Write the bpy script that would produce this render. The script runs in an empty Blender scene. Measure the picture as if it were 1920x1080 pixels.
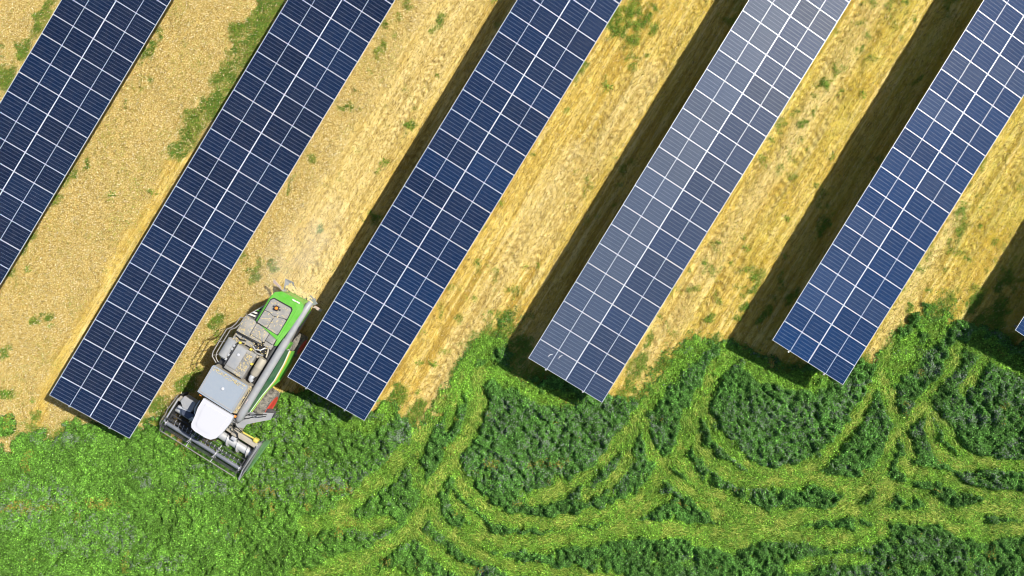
import bpy, bmesh, math, random
import numpy as np
from mathutils import Vector, Matrix

SC = bpy.context.scene
COL = SC.collection
random.seed(7)
rng = np.random.default_rng(11)

# ------------------------------------------------------------------ camera, sky, sun, exposure
CAM_H, CAM_F, CAM_A, CAM_B = 43.46552, 1493.0, 0.00442, 0.01657


def rot(a, b):
    ca, sa, cb, sb = math.cos(a), math.sin(a), math.cos(b), math.sin(b)
    return np.array([[1, 0, 0], [0, ca, -sa], [0, sa, ca]]) @ np.array([[cb, 0, sb], [0, 1, 0], [-sb, 0, cb]])


CAM_M = rot(CAM_A, CAM_B)
cd = bpy.data.cameras.new('camera')
cam = bpy.data.objects.new('camera', cd)
COL.objects.link(cam)
m4 = Matrix.Identity(4)
for i in range(3):
    for j in range(3):
        m4[i][j] = CAM_M[i, j]
m4[2][3] = CAM_H
cam.matrix_world = m4
cd.sensor_width = 36.0
cd.lens = CAM_F / 1920 * 36.0
cd.clip_start = 0.5
cd.clip_end = 8000
SC.camera = cam

SUN = Vector((0.727, 0.2315, 1.0)).normalized()
world = bpy.data.worlds.new('World')
SC.world = world
world.use_nodes = True
wn = world.node_tree
bg = wn.nodes['Background']
sky = wn.nodes.new('ShaderNodeTexSky')
sky.sky_type = 'NISHITA'
sky.sun_disc = False
sky.sun_elevation = math.asin(SUN.z)
sky.sun_rotation = math.atan2(SUN.x, SUN.y)
sky.altitude = 200
sky.air_density = 1.0
sky.dust_density = 1.3
sky.ozone_density = 1.0
wn.links.new(sky.outputs[0], bg.inputs[0])
bg.inputs[1].default_value = 0.08
sd = bpy.data.lights.new('sun', 'SUN')
sd.energy = 4.95
sd.angle = math.radians(0.53)
sd.color = (1.0, 0.955, 0.88)
sun = bpy.data.objects.new('sun', sd)
COL.objects.link(sun)
sun.rotation_euler = SUN.to_track_quat('Z', 'Y').to_euler()
sun.location = SUN * 60
SC.view_settings.view_transform = 'Standard'
SC.view_settings.look = 'None'
SC.view_settings.exposure = 0.50
SC.view_settings.gamma = 1.0
SC.view_settings.use_curve_mapping = False
SC.cycles.filter_width = 1.0
SC.cycles.max_bounces = 6
SC.cycles.diffuse_bounces = 3
SC.cycles.glossy_bounces = 3
SC.cycles.transmission_bounces = 3
SC.cycles.volume_bounces = 2
SC.cycles.caustics_reflective = False
SC.cycles.caustics_refractive = False


# ------------------------------------------------------------------ general helpers
def at(px, py, z=0.0):
    """ground survey: where the line of sight through a photo pixel meets height z (world metres)"""
    d = CAM_M @ np.array([(px - 960) / CAM_F, -(py - 540) / CAM_F, -1.0])
    t = (z - CAM_H) / d[2]
    return np.array([d[0] * t, d[1] * t])


def tag(o, label=None, cat=None, group=None, kind=None):
    if label: o['label'] = label
    if cat: o['category'] = cat
    if group: o['group'] = group
    if kind: o['kind'] = kind
    return o


def empty(name, loc=(0, 0, 0), rz=0.0):
    o = bpy.data.objects.new(name, None)
    COL.objects.link(o)
    o.location = loc
    o.rotation_euler = (0, 0, rz)
    o.empty_display_size = 0.3
    return o


def link(name, me, parent=None, mat=None):
    o = bpy.data.objects.new(name, me)
    COL.objects.link(o)
    if mat is not None and not me.materials:
        for m in (mat if isinstance(mat, (list, tuple)) else [mat]):
            me.materials.append(m)
    if parent is not None: o.parent = parent
    return o


def np_mesh(name, verts, faces, smooth=False):
    """faces: (n,k) int array, all with k corners"""
    me = bpy.data.meshes.new(name)
    n, k = faces.shape
    me.vertices.add(len(verts))
    me.vertices.foreach_set('co', np.ascontiguousarray(verts, dtype=np.float32).ravel())
    me.loops.add(n * k)
    me.loops.foreach_set('vertex_index', np.ascontiguousarray(faces, dtype=np.int32).ravel())
    me.polygons.add(n)
    me.polygons.foreach_set('loop_start', np.arange(0, n * k, k, dtype=np.int32))
    me.polygons.foreach_set('loop_total', np.full(n, k, dtype=np.int32))
    if smooth: me.polygons.foreach_set('use_smooth', np.ones(n, dtype=bool))
    me.update(calc_edges=True)
    return me


class NT:
    def __init__(self, name):
        self.m = bpy.data.materials.new(name)
        self.m.use_nodes = True
        self.t = self.m.node_tree
        self.n = self.t.nodes
        self.p = self.n['Principled BSDF']
        self.out = self.n['Material Output']

    def new(self, typ, **kw):
        o = self.n.new(typ)
        for k, v in kw.items(): setattr(o, k, v)
        return o

    def l(self, a, b): self.t.links.new(a, b)

    def val(self, sock, v):
        if hasattr(v, 'links') or hasattr(v, 'is_output'): self.l(v, sock)
        else: sock.default_value = v

    def noise(self, scale, detail=4, rough=.6, vec=None, dist=0):
        t = self.new('ShaderNodeTexNoise')
        t.inputs['Scale'].default_value = scale
        t.inputs['Detail'].default_value = detail
        t.inputs['Roughness'].default_value = rough
        t.inputs['Distortion'].default_value = dist
        if vec is not None: self.l(vec, t.inputs['Vector'])
        return t.outputs['Fac']

    def attr(self, name, out='Fac'):
        a = self.new('ShaderNodeAttribute')
        a.attribute_name = name
        return a.outputs[out]

    def math(self, op, a, b=0.0, c=0.0, clamp=False):
        m = self.new('ShaderNodeMath', operation=op)
        m.use_clamp = clamp
        for s, v in zip(m.inputs, (a, b, c)): self.val(s, v)
        return m.outputs[0]

    def mix(self, fac, a, b, blend='MIX'):
        m = self.new('ShaderNodeMix', data_type='RGBA', blend_type=blend)
        self.val(m.inputs[0], fac)
        for s, v in ((m.inputs[6], a), (m.inputs[7], b)):
            if isinstance(v, (tuple, list)): s.default_value = (*v[:3], 1)
            else: self.l(v, s)
        return m.outputs[2]

    def ramp(self, fac, stops):
        r = self.new('ShaderNodeValToRGB')
        e = r.color_ramp.elements
        while len(e) < len(stops): e.new(.5)
        for q, (p, c) in zip(e, stops):
            q.position = p
            q.color = (c, c, c, 1) if not isinstance(c, (tuple, list)) else (*c[:3], 1)
        self.l(fac, r.inputs[0])
        return r.outputs[0]

    def pos(self): return self.new('ShaderNodeNewGeometry').outputs['Position']

    def obj(self): return self.new('ShaderNodeTexCoord').outputs['Object']

    def bump(self, h, strength=.5, dist=.02):
        b = self.new('ShaderNodeBump')
        b.inputs['Strength'].default_value = strength
        b.inputs['Distance'].default_value = dist
        self.l(h, b.inputs['Height'])
        self.l(b.outputs[0], self.p.inputs['Normal'])


def paint(name, col, rough=.5, metal=0.0, dust=.42, dcol=(.42, .36, .26), scale=3.0, coat=0.0):
    """painted or bare metal with uneven field dust lying on it"""
    k = NT(name)
    c = k.obj()
    n1 = k.noise(scale, 5, .65, c)
    n2 = k.noise(scale * 7, 4, .7, c)
    f = k.math('MULTIPLY', k.ramp(n1, [(.35, 0), (.72, 1)]), dust)
    f = k.math('ADD', f, k.math('MULTIPLY', k.ramp(n2, [(.5, 0), (.75, 1)]), dust * .6), clamp=True)
    base = k.mix(k.math('MULTIPLY', n2, .35), col, tuple(x * .72 for x in col))
    k.l(k.mix(f, base, dcol), k.p.inputs['Base Color'])
    k.l(k.math('ADD', k.math('MULTIPLY', f, .4), rough, clamp=True), k.p.inputs['Roughness'])
    k.p.inputs['Metallic'].default_value = metal
    k.p.inputs['Coat Weight'].default_value = coat
    k.bump(n2, .12, .01)
    return k.m


# ------------------------------------------------------------------ value noise on arrays
def vnoise(x, y, s, seed):
    r = np.random.default_rng(seed).random((64, 64))
    u, v = x / s + 1000.3, y / s + 1000.7
    i, j = np.floor(u).astype(int), np.floor(v).astype(int)
    a, b = u - i, v - j
    a, b = a * a * (3 - 2 * a), b * b * (3 - 2 * b)
    g = lambda p, q: r[p % 64, q % 64]
    return (g(i, j) * (1 - a) + g(i + 1, j) * a) * (1 - b) + (g(i, j + 1) * (1 - a) + g(i + 1, j + 1) * a) * b


def fbm(x, y, s, seed, o=4):
    t, w, k = 0, 1.0, 0
    for i in range(o):
        t = t + w * vnoise(x, y, s / 2 ** i, seed + i)
        k += w
        w *= .55
    return t / k


def sstep(a, b, x):
    t = np.clip((x - a) / (b - a), 0, 1)
    return t * t * (3 - 2 * t)


# ------------------------------------------------------------------ the solar tables' layout
AL = 1.02006
TH = 0.15128
SLOPE = 0.0134
HIGH = 2.62749
PITCH, TABLE_W = 1.154, 4.578
ORG = {1: (-31.04211, 3.52112), 2: (-24.6375, -5.36351), 3: (-12.25881, -4.40053),
       4: (0.15146, -3.41348), 5: (12.59213, -2.47289), 6: (24.85476, -1.95401)}
U2 = np.array([math.cos(AL), math.sin(AL)])
N2 = np.array([math.sin(AL), -math.cos(AL)])

# ------------------------------------------------------------------ survey of the field (photo pixels of ground marks -> ground metres)
GX0, GX1, GY0, GY1, GS = -32.0, 33.0, -19.0, 19.0, 0.085
gx = np.arange(GX0, GX1 + 1e-6, GS)
gy = np.arange(GY0, GY1 + 1e-6, GS)
XX, YY = np.meshgrid(gx, gy)
PXM = 1.0 / (CAM_H / CAM_F)          # photo pixels per metre on the ground


def P(pts, z=0.0): return np.array([at(a, b, z) for a, b in pts])


def smooth_line(pts, n=2):
    p = np.asarray(pts, float)
    for _ in range(n):
        q = np.empty((2 * (len(p) - 1), p.shape[1]))
        q[0::2] = .75 * p[:-1] + .25 * p[1:]
        q[1::2] = .25 * p[:-1] + .75 * p[1:]
        p = np.vstack([p[:1], q, p[-1:]])
    return p


WX = XX + (fbm(XX, YY, 1.3, 31, 3) - .5) * .55 + (vnoise(XX, YY, .32, 33) - .5) * .26
WY = YY + (fbm(XX, YY, 1.3, 47, 3) - .5) * .55 + (vnoise(XX, YY, .32, 49) - .5) * .26


def line_field(pts, width, soft=.18, ang=None):
    """coverage 0..1 of a strip of the given width (m); also collects its direction"""
    p = smooth_line(P(pts))
    best = np.full(XX.shape, 1e9)
    lo, hi = p.min(0) - width - .6, p.max(0) + width + .6
    ix = slice(max(0, int((lo[0] - GX0) / GS)), int((hi[0] - GX0) / GS) + 2)
    iy = slice(max(0, int((lo[1] - GY0) / GS)), int((hi[1] - GY0) / GS) + 2)
    X, Y = WX[iy, ix], WY[iy, ix]
    b = np.full(X.shape, 1e9)
    dsub = np.zeros(X.shape)
    for q, r in zip(p[:-1], p[1:]):
        d = r - q
        L = d @ d
        if L < 1e-9: continue
        t = np.clip(((X - q[0]) * d[0] + (Y - q[1]) * d[1]) / L, 0, 1)
        e = np.hypot(X - q[0] - t * d[0], Y - q[1] - t * d[1])
        w = e < b
        b = np.where(w, e, b)
        if ang is not None: dsub = np.where(w, math.atan2(d[1], d[0]), dsub)
    best[iy, ix] = b
    f = 1 - sstep(width / 2 - soft, width / 2 + soft, best)
    if ang is not None:
        a = ang[iy, ix]
        w = f[iy, ix] > .3
        a[w] = dsub[w]
    return f


def poly_field(pts, soft=.5):
    """signed coverage of a polygon given in photo pixels"""
    p = P(pts)
    ins = np.zeros(XX.shape, bool)
    b = np.full(XX.shape, 1e9)
    for q, r in zip(p, np.roll(p, -1, 0)):
        c = ((q[1] > WY) != (r[1] > WY))
        with np.errstate(divide='ignore', invalid='ignore'):
            ins ^= c & (WX < (r[0] - q[0]) * (WY - q[1]) / (r[1] - q[1] + 1e-12) + q[0])
        d = r - q
        L = d @ d + 1e-12
        t = np.clip(((WX - q[0]) * d[0] + (WY - q[1]) * d[1]) / L, 0, 1)
        b = np.minimum(b, np.hypot(WX - q[0] - t * d[0], WY - q[1] - t * d[1]))
    s = np.where(ins, b, -b)
    return sstep(-soft, soft, s)


def blob(px, py, r, sx=1.0, sy=1.0, rotdeg=0):
    c = at(px, py)
    a = math.radians(rotdeg)
    dx, dy = WX - c[0], WY - c[1]
    u = (dx * math.cos(a) + dy * math.sin(a)) / sx
    v = (-dx * math.sin(a) + dy * math.cos(a)) / sy
    R = r / PXM
    return 1 - sstep(R * .55, R * 1.25, np.hypot(u, v) + (fbm(XX, YY, .6, 77, 2) - .5) * R * .9)


ROWDEG = math.degrees(AL)
# the green crop below, the cereal strips above
ALF = poly_field([(-300, 830), (-40, 834), (25, 836), (36, 812), (55, 806), (75, 815), (106, 846), (113, 818), (150, 790), (200, 788), (262, 792),
                  (312, 800), (330, 842), (452, 770), (490, 772), (520, 758), (545, 740), (580, 720), (620, 745), (690, 770), (735, 752), (770, 790), (792, 806), (815, 770),
                  (860, 690), (905, 640), (945, 630), (960, 692), (1005, 716), (1060, 690), (1128, 745), (1190, 748), (1215, 735), (1240, 685), (1290, 640), (1345, 650), (1368, 645),
                  (1425, 676), (1500, 690), (1580, 690), (1640, 668), (1672, 645), (1700, 605), (1745, 575), (1775, 600), (1815, 610), (1900, 640),
                  (2300, 600), (2300, 1500), (-300, 1500)], .95)
RAG = .55 * fbm(XX, YY, 1.0, 501, 3) + .45 * fbm(XX, YY, .35, 503, 2)
ALFS = ALF.copy()
ALF = sstep(.38, .62, np.maximum(ALF, .9 * blob(10, 797, 22)) + (RAG - .5) * 1.7 * (1 - np.abs(2 * ALF - 1) ** 2))
TRK_ANG = np.zeros(XX.shape)
TRK = np.zeros(XX.shape)
FLAT = np.zeros(XX.shape)
for w, amp, pts in [
    (1.0, 1, [(832, 735), (800, 805), (787, 830), (755, 862), (717, 897), (680, 925), (642, 955), (600, 985)]),
    (1.0, 1, [(905, 700), (893, 770), (880, 815), (850, 847), (835, 885), (805, 922), (792, 960), (767, 990), (742, 1017), (705, 1040), (630, 1058), (580, 1075)]),
    (.8, 1, [(795, 790), (783, 830), (776, 860), (782, 890), (790, 912), (805, 935), (817, 972), (842, 997), (880, 1030), (930, 1050), (970, 1062), (1022, 1070), (1110, 1074), (1180, 1090)]),
    (.9, 1, [(845, 860), (870, 900), (892, 932), (917, 952), (955, 972), (1010, 978), (1072, 975), (1110, 962), (1150, 962), (1177, 946), (1205, 922), (1230, 897), (1242, 872), (1262, 847), (1282, 822), (1283, 790), (1300, 768), (1322, 732), (1336, 702), (1362, 670)]),
    (.8, 1, [(1240, 690), (1222, 732), (1197, 772), (1167, 815), (1142, 852), (1112, 882), (1077, 907), (1035, 924), (1005, 934)]),
    (.55, 1, [(1188, 800), (1183, 830), (1178, 860), (1165, 890), (1138, 908), (1100, 925)]),
    (.6, 1, [(1205, 790), (1212, 820), (1220, 848), (1240, 868)]),
    (.85, 1, [(1305, 760), (1292, 790), (1298, 825), (1312, 848), (1350, 874), (1375, 892), (1410, 902), (1465, 902), (1515, 894), (1550, 897), (1602, 915), (1627, 905), (1652, 882)]),
    (.7, .9, [(1320, 770), (1335, 810), (1360, 832), (1385, 856), (1412, 872), (1440, 888), (1477, 884), (1515, 873), (1547, 855), (1570, 830), (1590, 800), (1625, 757), (1652, 696), (1664, 640)]),
    (.75, 1, [(1793, 650), (1766, 708), (1731, 746), (1707, 784), (1680, 811), (1665, 835), (1655, 870), (1640, 895), (1612, 918), (1580, 935)]),
    (.6, 1, [(1655, 700), (1672, 757), (1678, 792), (1690, 822), (1703, 850)]),
    (.65, 1, [(1736, 740), (1742, 780), (1742, 812), (1756, 842), (1775, 862), (1802, 868), (1865, 864), (1940, 874)]),
    (.6, 1, [(1752, 775), (1778, 817), (1797, 842), (1828, 858), (1865, 862)]),
    (1.0, 1, [(880, 1000), (930, 1012), (960, 1017), (1035, 1015), (1110, 1002), (1185, 990), (1240, 990), (1310, 994), (1385, 992), (1440, 975), (1502, 968), (1565, 957), (1615, 952), (1665, 965), (1765, 967), (1815, 960), (1865, 952), (1940, 962)]),
    (.6, 1, [(1150, 985), (1190, 962), (1215, 945), (1245, 928)]),
    (.8, 1, [(1260, 900), (1300, 920), (1330, 945), (1365, 970), (1400, 985)]),
    (.8, 1, [(1275, 862), (1310, 905), (1345, 930), (1390, 950), (1420, 965), (1470, 985)]),
    (.7, 1, [(1565, 955), (1590, 930), (1620, 915), (1675, 908), (1715, 915), (1740, 935), (1770, 960)]),
    (.7, 1, [(1690, 865), (1715, 887), (1765, 887), (1802, 910), (1840, 927), (1940, 932)]),
    (.7, .9, [(1620, 960), (1645, 935), (1665, 915)]),
    (1.1, .8, [(1320, 1002), (1440, 992), (1490, 1005), (1565, 1010), (1615, 1004), (1650, 990)]),
    (.9, .8, [(1740, 945), (1790, 990), (1850, 1000), (1940, 985)]),
    (.7, .7, [(950, 1022), (900, 985), (870, 955), (850, 935)]),
    (.6, .8, [(1455, 1000), (1380, 1020), (1300, 1012)]),
    (.9, .8, [(575, 985), (620, 972), (660, 978), (700, 985), (730, 978)]),
    (.9, .6, [(560, 1075), (640, 1060), (720, 1075), (800, 1078)]),
    (.9, .8, [(770, 985), (800, 1010), (830, 1045), (880, 1075)]),
    (.55, .8, [(870, 700), (850, 760), (838, 800)]),
    (.6, .7, [(1860, 640), (1835, 690), (1800, 730)]),
    (.7, .6, [(1480, 1060), (1560, 1040), (1640, 1050)]),
]:
    TRK = np.maximum(TRK, amp * line_field(pts, w * .58, .26, TRK_ANG))
    FLAT = np.maximum(FLAT, amp * line_field(pts, w * .86 + .10, .14, TRK_ANG))
TRK = np.clip(TRK * (.6 + .6 * sstep(.22, .5, fbm(XX, YY, .9, 6, 3))) + .38 * sstep(.60, .74, fbm(XX, YY, .6, 5, 3)) * (1 - sstep(0.0, 4.0, np.abs(YY + 12.2) - .8)) * sstep(-4, 2, XX), 0, 1)
for w, amp, pts in [(1.5, .8, [(955, 600), (915, 640), (880, 685), (850, 735)]), (1.0, .95, [(925, 690), (970, 715), (1010, 738), (1065, 748)]), (1.5, .75, [(1310, 640), (1255, 690), (1215, 745)]),
                    (1.0, .9, [(1362, 658), (1420, 688), (1480, 708), (1530, 715)]), (1.5, .75, [(1775, 580), (1715, 640), (1670, 695)]), (1.0, .8, [(1820, 640), (1870, 665), (1930, 690)]), (1.0, .7, [(735, 765), (700, 800), (650, 790)])]:
    FLAT = np.maximum(FLAT, amp * line_field(pts, w, .4, TRK_ANG))
FLAT = np.clip(FLAT * (.5 + .75 * sstep(.2, .5, fbm(XX, YY, .7, 16, 3))) + .6 * sstep(.57, .68, fbm(XX, YY, .6, 17, 3)) * (1 - sstep(0.0, 4.5, np.abs(YY + 12.4) - 1.0)) * sstep(-9, -1, XX), 0, 1)
FLAT = np.maximum(FLAT, TRK)
FLAT *= np.clip(.1 + 1.3 * ALF, 0, 1)
TRK *= .35 + .8 * sstep(.3, .6, fbm(XX, YY, .5, 18, 3))
TRK = np.clip(TRK * np.clip(.25 + 1.2 * ALF, 0, 1), 0, 1)

# weeds: green growth among the cereal strips
WEED = np.zeros(XX.shape)
for q in [
    (520, 10, 34, 1, 1, 0), (490, 55, 36, 1, 1.3, 0), (462, 100, 30, 1.6, 1, ROWDEG), (430, 150, 30, 1.8, 1, ROWDEG), (400, 195, 26, 1.8, 1, ROWDEG),
    (365, 235, 24, 1.8, 1, ROWDEG), (340, 275, 16, 1.8, 1, ROWDEG), (500, 15, 30, 1.6, 1, ROWDEG), (445, 60, 16, 1.5, 1, ROWDEG),
    (300, 60, 12, 2, .8, ROWDEG), (275, 95, 15, 1.8, .9, ROWDEG), (262, 155, 14, 1.5, 1, ROWDEG), (225, 205, 10, 2, .7, ROWDEG), (160, 300, 12, 2.2, .8, ROWDEG),
    (140, 325, 14, 1.8, .9, ROWDEG), (118, 355, 14, 2, .8, ROWDEG), (100, 385, 12, 1.8, .8, ROWDEG), (60, 450, 12, 1.8, .7, ROWDEG), (48, 470, 8, 1.8, .8, ROWDEG), (20, 520, 10, 2, .7, ROWDEG),
    (75, 40, 17, 2.6, .8, ROWDEG), (45, 95, 18, 2, .9, ROWDEG), (12, 145, 20, 1.5, 1, ROWDEG), (5, 100, 9, 1, 1, 0), (95, 10, 14, 2, .8, ROWDEG),
    (735, 42, 18, 1.5, 1, 0), (770, 5, 14, 1.5, 1, 0), (650, 190, 20, 1.3, 1, 0), (690, 135, 10, 1, 1, 0), (470, 490, 22, 1.2, 1, 0), (520, 495, 14, 1, 1, 0), (480, 515, 14, 1, 1, 0),
    (715, 95, 12, 1.6, .8, ROWDEG), (580, 300, 10, 1.5, .8, ROWDEG), (545, 345, 10, 1.8, .7, ROWDEG),
    (1165, 20, 26, 1.8, 1, ROWDEG), (1205, 35, 18, 1, 1.2, 0), (1185, 65, 22, 1, 1.2, 0), (1225, 65, 10, 2.2, .9, ROWDEG), (1150, 60, 16, 2, .8, ROWDEG), (1245, 15, 12, 1.5, .8, 0), (1215, 95, 10, 2, .8, ROWDEG),
    (1100, 125, 10, 1.8, .7, ROWDEG), (1190, 90, 12, 1, 1, 0), (1230, 10, 14, 1, 1, 0),
    (410, 605, 14, 2.2, .8, ROWDEG), (350, 720, 18, 2, 1, ROWDEG), (305, 760, 20, 1.6, 1, ROWDEG), (440, 640, 10, 1, 1, 0),
    (880, 672, 20, 2, .7, ROWDEG), (900, 640, 14, 2, .7, ROWDEG), (918, 655, 20, 2, 1, ROWDEG),
    (1195, 690, 22, 2.2, .7, ROWDEG), (1215, 640, 12, 2, .6, ROWDEG), (1290, 655, 24, 1.3, 1, ROWDEG), (1260, 690, 24, 1.5, .9, ROWDEG), (1180, 720, 18, 1.5, .8, ROWDEG),
    (1415, 545, 12, 2, .6, ROWDEG), (1400, 575, 9, 1, 1, 0), (1330, 600, 9, 1.3, 1, 0), (1390, 600, 9, 1, 1, 0), (1340, 640, 14, 1.3, 1, 0),
    (1760, 580, 22, 1.6, .8, ROWDEG), (1735, 620, 24, 1.8, .9, ROWDEG), (1700, 640, 22, 1.5, 1, ROWDEG), (1790, 640, 16, 2, .7, ROWDEG), (1700, 580, 9, 2.2, .6, ROWDEG), (1825, 565, 16, 2, .8, ROWDEG),
    (1880, 520, 16, 2, 1, ROWDEG), (1860, 600, 30, 2, 1, ROWDEG),
    (1435, 595, 14, 2, .7, ROWDEG), (1480, 560, 12, 2, .7, ROWDEG), (1640, 310, 9, 2.4, .6, ROWDEG), (1545, 420, 12, 2.4, .7, ROWDEG), (1720, 150, 8, 2.4, .6, ROWDEG),
    (945, 615, 20, 2, .8, ROWDEG), (975, 655, 24, 1.6, 1, ROWDEG), (1010, 700, 26, 1.5, 1, 0), (620, 735, 34, 1.5, 1, 0), (590, 700, 12, 1, 1, 0), (675, 745, 22, 1, 1, 0),
    (745, 745, 22, 1.6, .8, ROWDEG), (775, 780, 18, 1.4, .9, ROWDEG), (510, 770, 16, 1, 1, 0),
    (10, 665, 14, 1, 1, 0), (70, 600, 9, 1.3, 1, 0), (15, 738, 14, 1.3, 1, 0), (68, 782, 12, 1, 1, 0), (5, 800, 22, 1, 1, 0), (90, 600, 8, 1, 1, 0),
    (850, 290, 7, 1.3, 1, 0), (600, 430, 8, 1.5, 1, ROWDEG), (700, 410, 12, 2, 1, 0), (770, 235, 10, 1.3, 1, 0), (810, 160, 9, 1.3, 1, 0), (820, 45, 12, 2, 1, ROWDEG),
    (1690, 30, 14, 2, .8, ROWDEG), (1725, 30, 10, 1.5, 1, 0), (1620, 80, 12, 2.4, .8, ROWDEG), (1570, 130, 11, 2.4, .8, ROWDEG), (1540, 160, 12, 2, 1, ROWDEG), (1510, 230, 12, 2.6, .8, ROWDEG),
    (1805, 400, 12, 1.6, 1, ROWDEG), (1795, 435, 12, 1.6, 1, ROWDEG), (1848, 400, 9, 1.3, 1, 0), (1875, 465, 9, 1.6, 1, ROWDEG), (1815, 480, 9, 1.5, 1, ROWDEG), (1730, 500, 10, 2.4, .8, ROWDEG)]:
    WEED = np.maximum(WEED, blob(*q) * (1.0 if (q[0] < 545 and q[1] < 300 and q[2] >= 16) or q[1] > 560 else .62))
CHAFF0 = line_field([(575, 560), (590, 470), (640, 370), (700, 270), (770, 160), (850, 30), (880, -40)], 2.6, 1.2)
WEED *= (1 - ALF)
WEED = np.where(WEED > .63, WEED * (.6 + .4 * sstep(.3, .5, fbm(XX, YY, .4, 93, 3))), WEED * sstep(.38, .62, fbm(XX, YY, .45, 92, 3)) * 1.5)
WEED = np.maximum(WEED, .95 * sstep(.04, .40, ALFS) * (1 - ALF) * sstep(.44, .60, fbm(XX, YY, .6, 505, 3)))
WEED = np.clip(np.maximum(WEED, .55 * sstep(.60, .74, fbm(XX, YY, .5, 95, 3)) * sstep(.5, .62, fbm(XX, YY, 3.0, 96, 2)) * (1 - ALF) * (1 - .6 * CHAFF0) * (.25 + .75 * sstep(-14, -6, XX))), 0, 1)

# uncut or rough wheat (pale ears) against the smooth mown strips
TW = (XX - ORG[2][0]) * N2[0] + (YY - ORG[2][1]) * N2[1]       # metres across the rows, from row 2's high edge
TU = (XX - ORG[2][0]) * U2[0] + (YY - ORG[2][1]) * U2[1]
wob = (fbm(XX, YY, 2.4, 8, 3) - .5) * 1.6
WHEAT = np.maximum(1 - sstep(3.9, 4.6, TW + wob * .3), 0)                                     # everything left of row 2
WHEAT = np.maximum(WHEAT, poly_field([(640, -60), (838, -40), (812, 0), (797, 50), (765, 82), (755, 105), (730, 155), (700, 200), (670, 225), (655, 270), (640, 290), (620, 327), (600, 352), (575, 390), (562, 410),
                                      (547, 425), (537, 470), (528, 505), (515, 535), (470, 600), (430, 640), (330, 790), (200, 790)], .3))
WHEAT *= (1 - ALF)
WHEAT *= np.clip(1 - .9 * line_field([(385, 290), (335, 300), (300, 380), (230, 480), (160, 610), (105, 700), (70, 790)], .9, .35), 0, 1)
# pale chaff swath blown out behind the machine
CHAFF = np.clip(line_field([(575, 560), (590, 470), (640, 370), (700, 270), (770, 160), (850, 30), (880, -40)], 2.6, 1.2) * .9, 0, 1) * (1 - ALF)
for pts, w in (([(1000, 480), (1110, 300), (1220, 130)], 1.0), ([(800, 770), (870, 640), (940, 520), (1010, 400), (1080, 290)], 1.5),
               ([(1200, 690), (1290, 560), (1400, 390), (1520, 210), (1660, -10)], 1.0), ([(1640, 670), (1700, 560), (1800, 400)], .8)):
    CHAFF = np.maximum(CHAFF, .75 * line_field(pts, w, .5)) * (1 - ALF * .6)
# tyre prints in the mown strips, with lug marks
TREAD = np.zeros(XX.shape)
LUG = np.zeros(XX.shape)
t_al = XX * U2[0] + YY * U2[1]
t_ac = XX * N2[0] + YY * N2[1]
for pts, w in (([(800, 735), (1000, 410), (1160, 150)], .62), ([(905, 655), (1040, 440), (1230, 130), (1310, 0)], .62),
               ([(1085, 300), (1180, 140)], .6), ([(1225, 640), (1400, 355), (1610, 15)], .62), ([(1300, 610), (1475, 330), (1600, 125), (1680, -10)], .62),
               ([(1345, 545), (1540, 230), (1690, -10)], .5), ([(1690, 600), (1800, 420), (1960, 160)], .6), ([(1760, 560), (1900, 330), (1960, 230)], .6),
               ([(640, 520), (760, 330), (900, 100), (960, 0)], .6), ([(590, 500), (700, 320), (830, 100), (890, 0)], .6)):
    f = line_field(pts, w, .1)
    p = P(pts)
    c0 = (p @ N2).mean()
    TREAD = np.maximum(TREAD, f)
    lug = .5 + .5 * np.cos(2 * math.pi * (t_al + np.abs(t_ac - c0 + .35 * (WX - XX)) * .9) / .46)
    LUG = np.where(f > .05, np.maximum(LUG, f * sstep(.45, .9, lug)), LUG)
TREAD *= (1 - ALF) * (1 - .7 * CHAFF)
LUG *= (1 - ALF) * (.35 + .65 * sstep(.35, .6, fbm(XX, YY, 1.5, 15, 2)))

# flowering (greyish violet) and weedy yellow areas of the green crop
BLOOM = sstep(.52, .72, fbm(XX * .7, YY * 1.6, 2.2, 61, 4)) * (.4 + .6 * sstep(.4, .62, fbm(XX, YY, .5, 66, 2)))
for q in ((1075, 870, 90), (1120, 800, 60), (930, 880, 50), (560, 890, 60), (60, 940, 60), (180, 1000, 60), (660, 900, 60), (1440, 800, 90), (1420, 860, 60), (1880, 720, 70)):
    BLOOM = np.maximum(BLOOM, .75 * blob(*q, 1.6, .8) * (.35 + .65 * vnoise(XX, YY, .3, 9)))
BLOOM *= ALF * (1 - FLAT)
YEL = np.zeros(XX.shape)
for pts in ([(0, 946), (60, 948), (130, 942), (230, 936)], [(310, 932), (350, 930)], [(480, 918), (520, 916)], [(575, 915), (655, 912)], [(900, 870), (950, 866), (1015, 868), (1080, 866)], [(640, 985), (680, 980)]):
    YEL = np.maximum(YEL, line_field(pts, .45, .25))
YEL = np.maximum(YEL * sstep(.4, .6, fbm(XX, YY, .8, 19, 2)), .75 * sstep(.72, .82, fbm(XX, YY, .9, 44, 3))) * ALF
YOUNG = (1 - sstep(-12, -1, XX + (fbm(XX, YY, 5, 3, 3) - .5) * 8)) * ALF      # fresher, lighter growth towards the left

STAND = np.clip(ALF * (1 - FLAT * 1.1), 0, 1)
HST = STAND * (.43 + .28 * (fbm(XX, YY, 1.6, 21, 3) - .5)) - .0
gz = (fbm(XX, YY, 3.5, 13, 4) - .5) * .16 + (fbm(XX, YY, .5, 14, 2) - .5) * .05
gz = gz + (1 - ALF) * (vnoise(XX, YY, .22, 51) - .5) * .07 * (1 - .5 * CHAFF)
gz = gz - .07 * TREAD - .04 * LUG + .03 * CHAFF * vnoise(XX, YY, .35, 5)
gz = gz - gz.mean()


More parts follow.
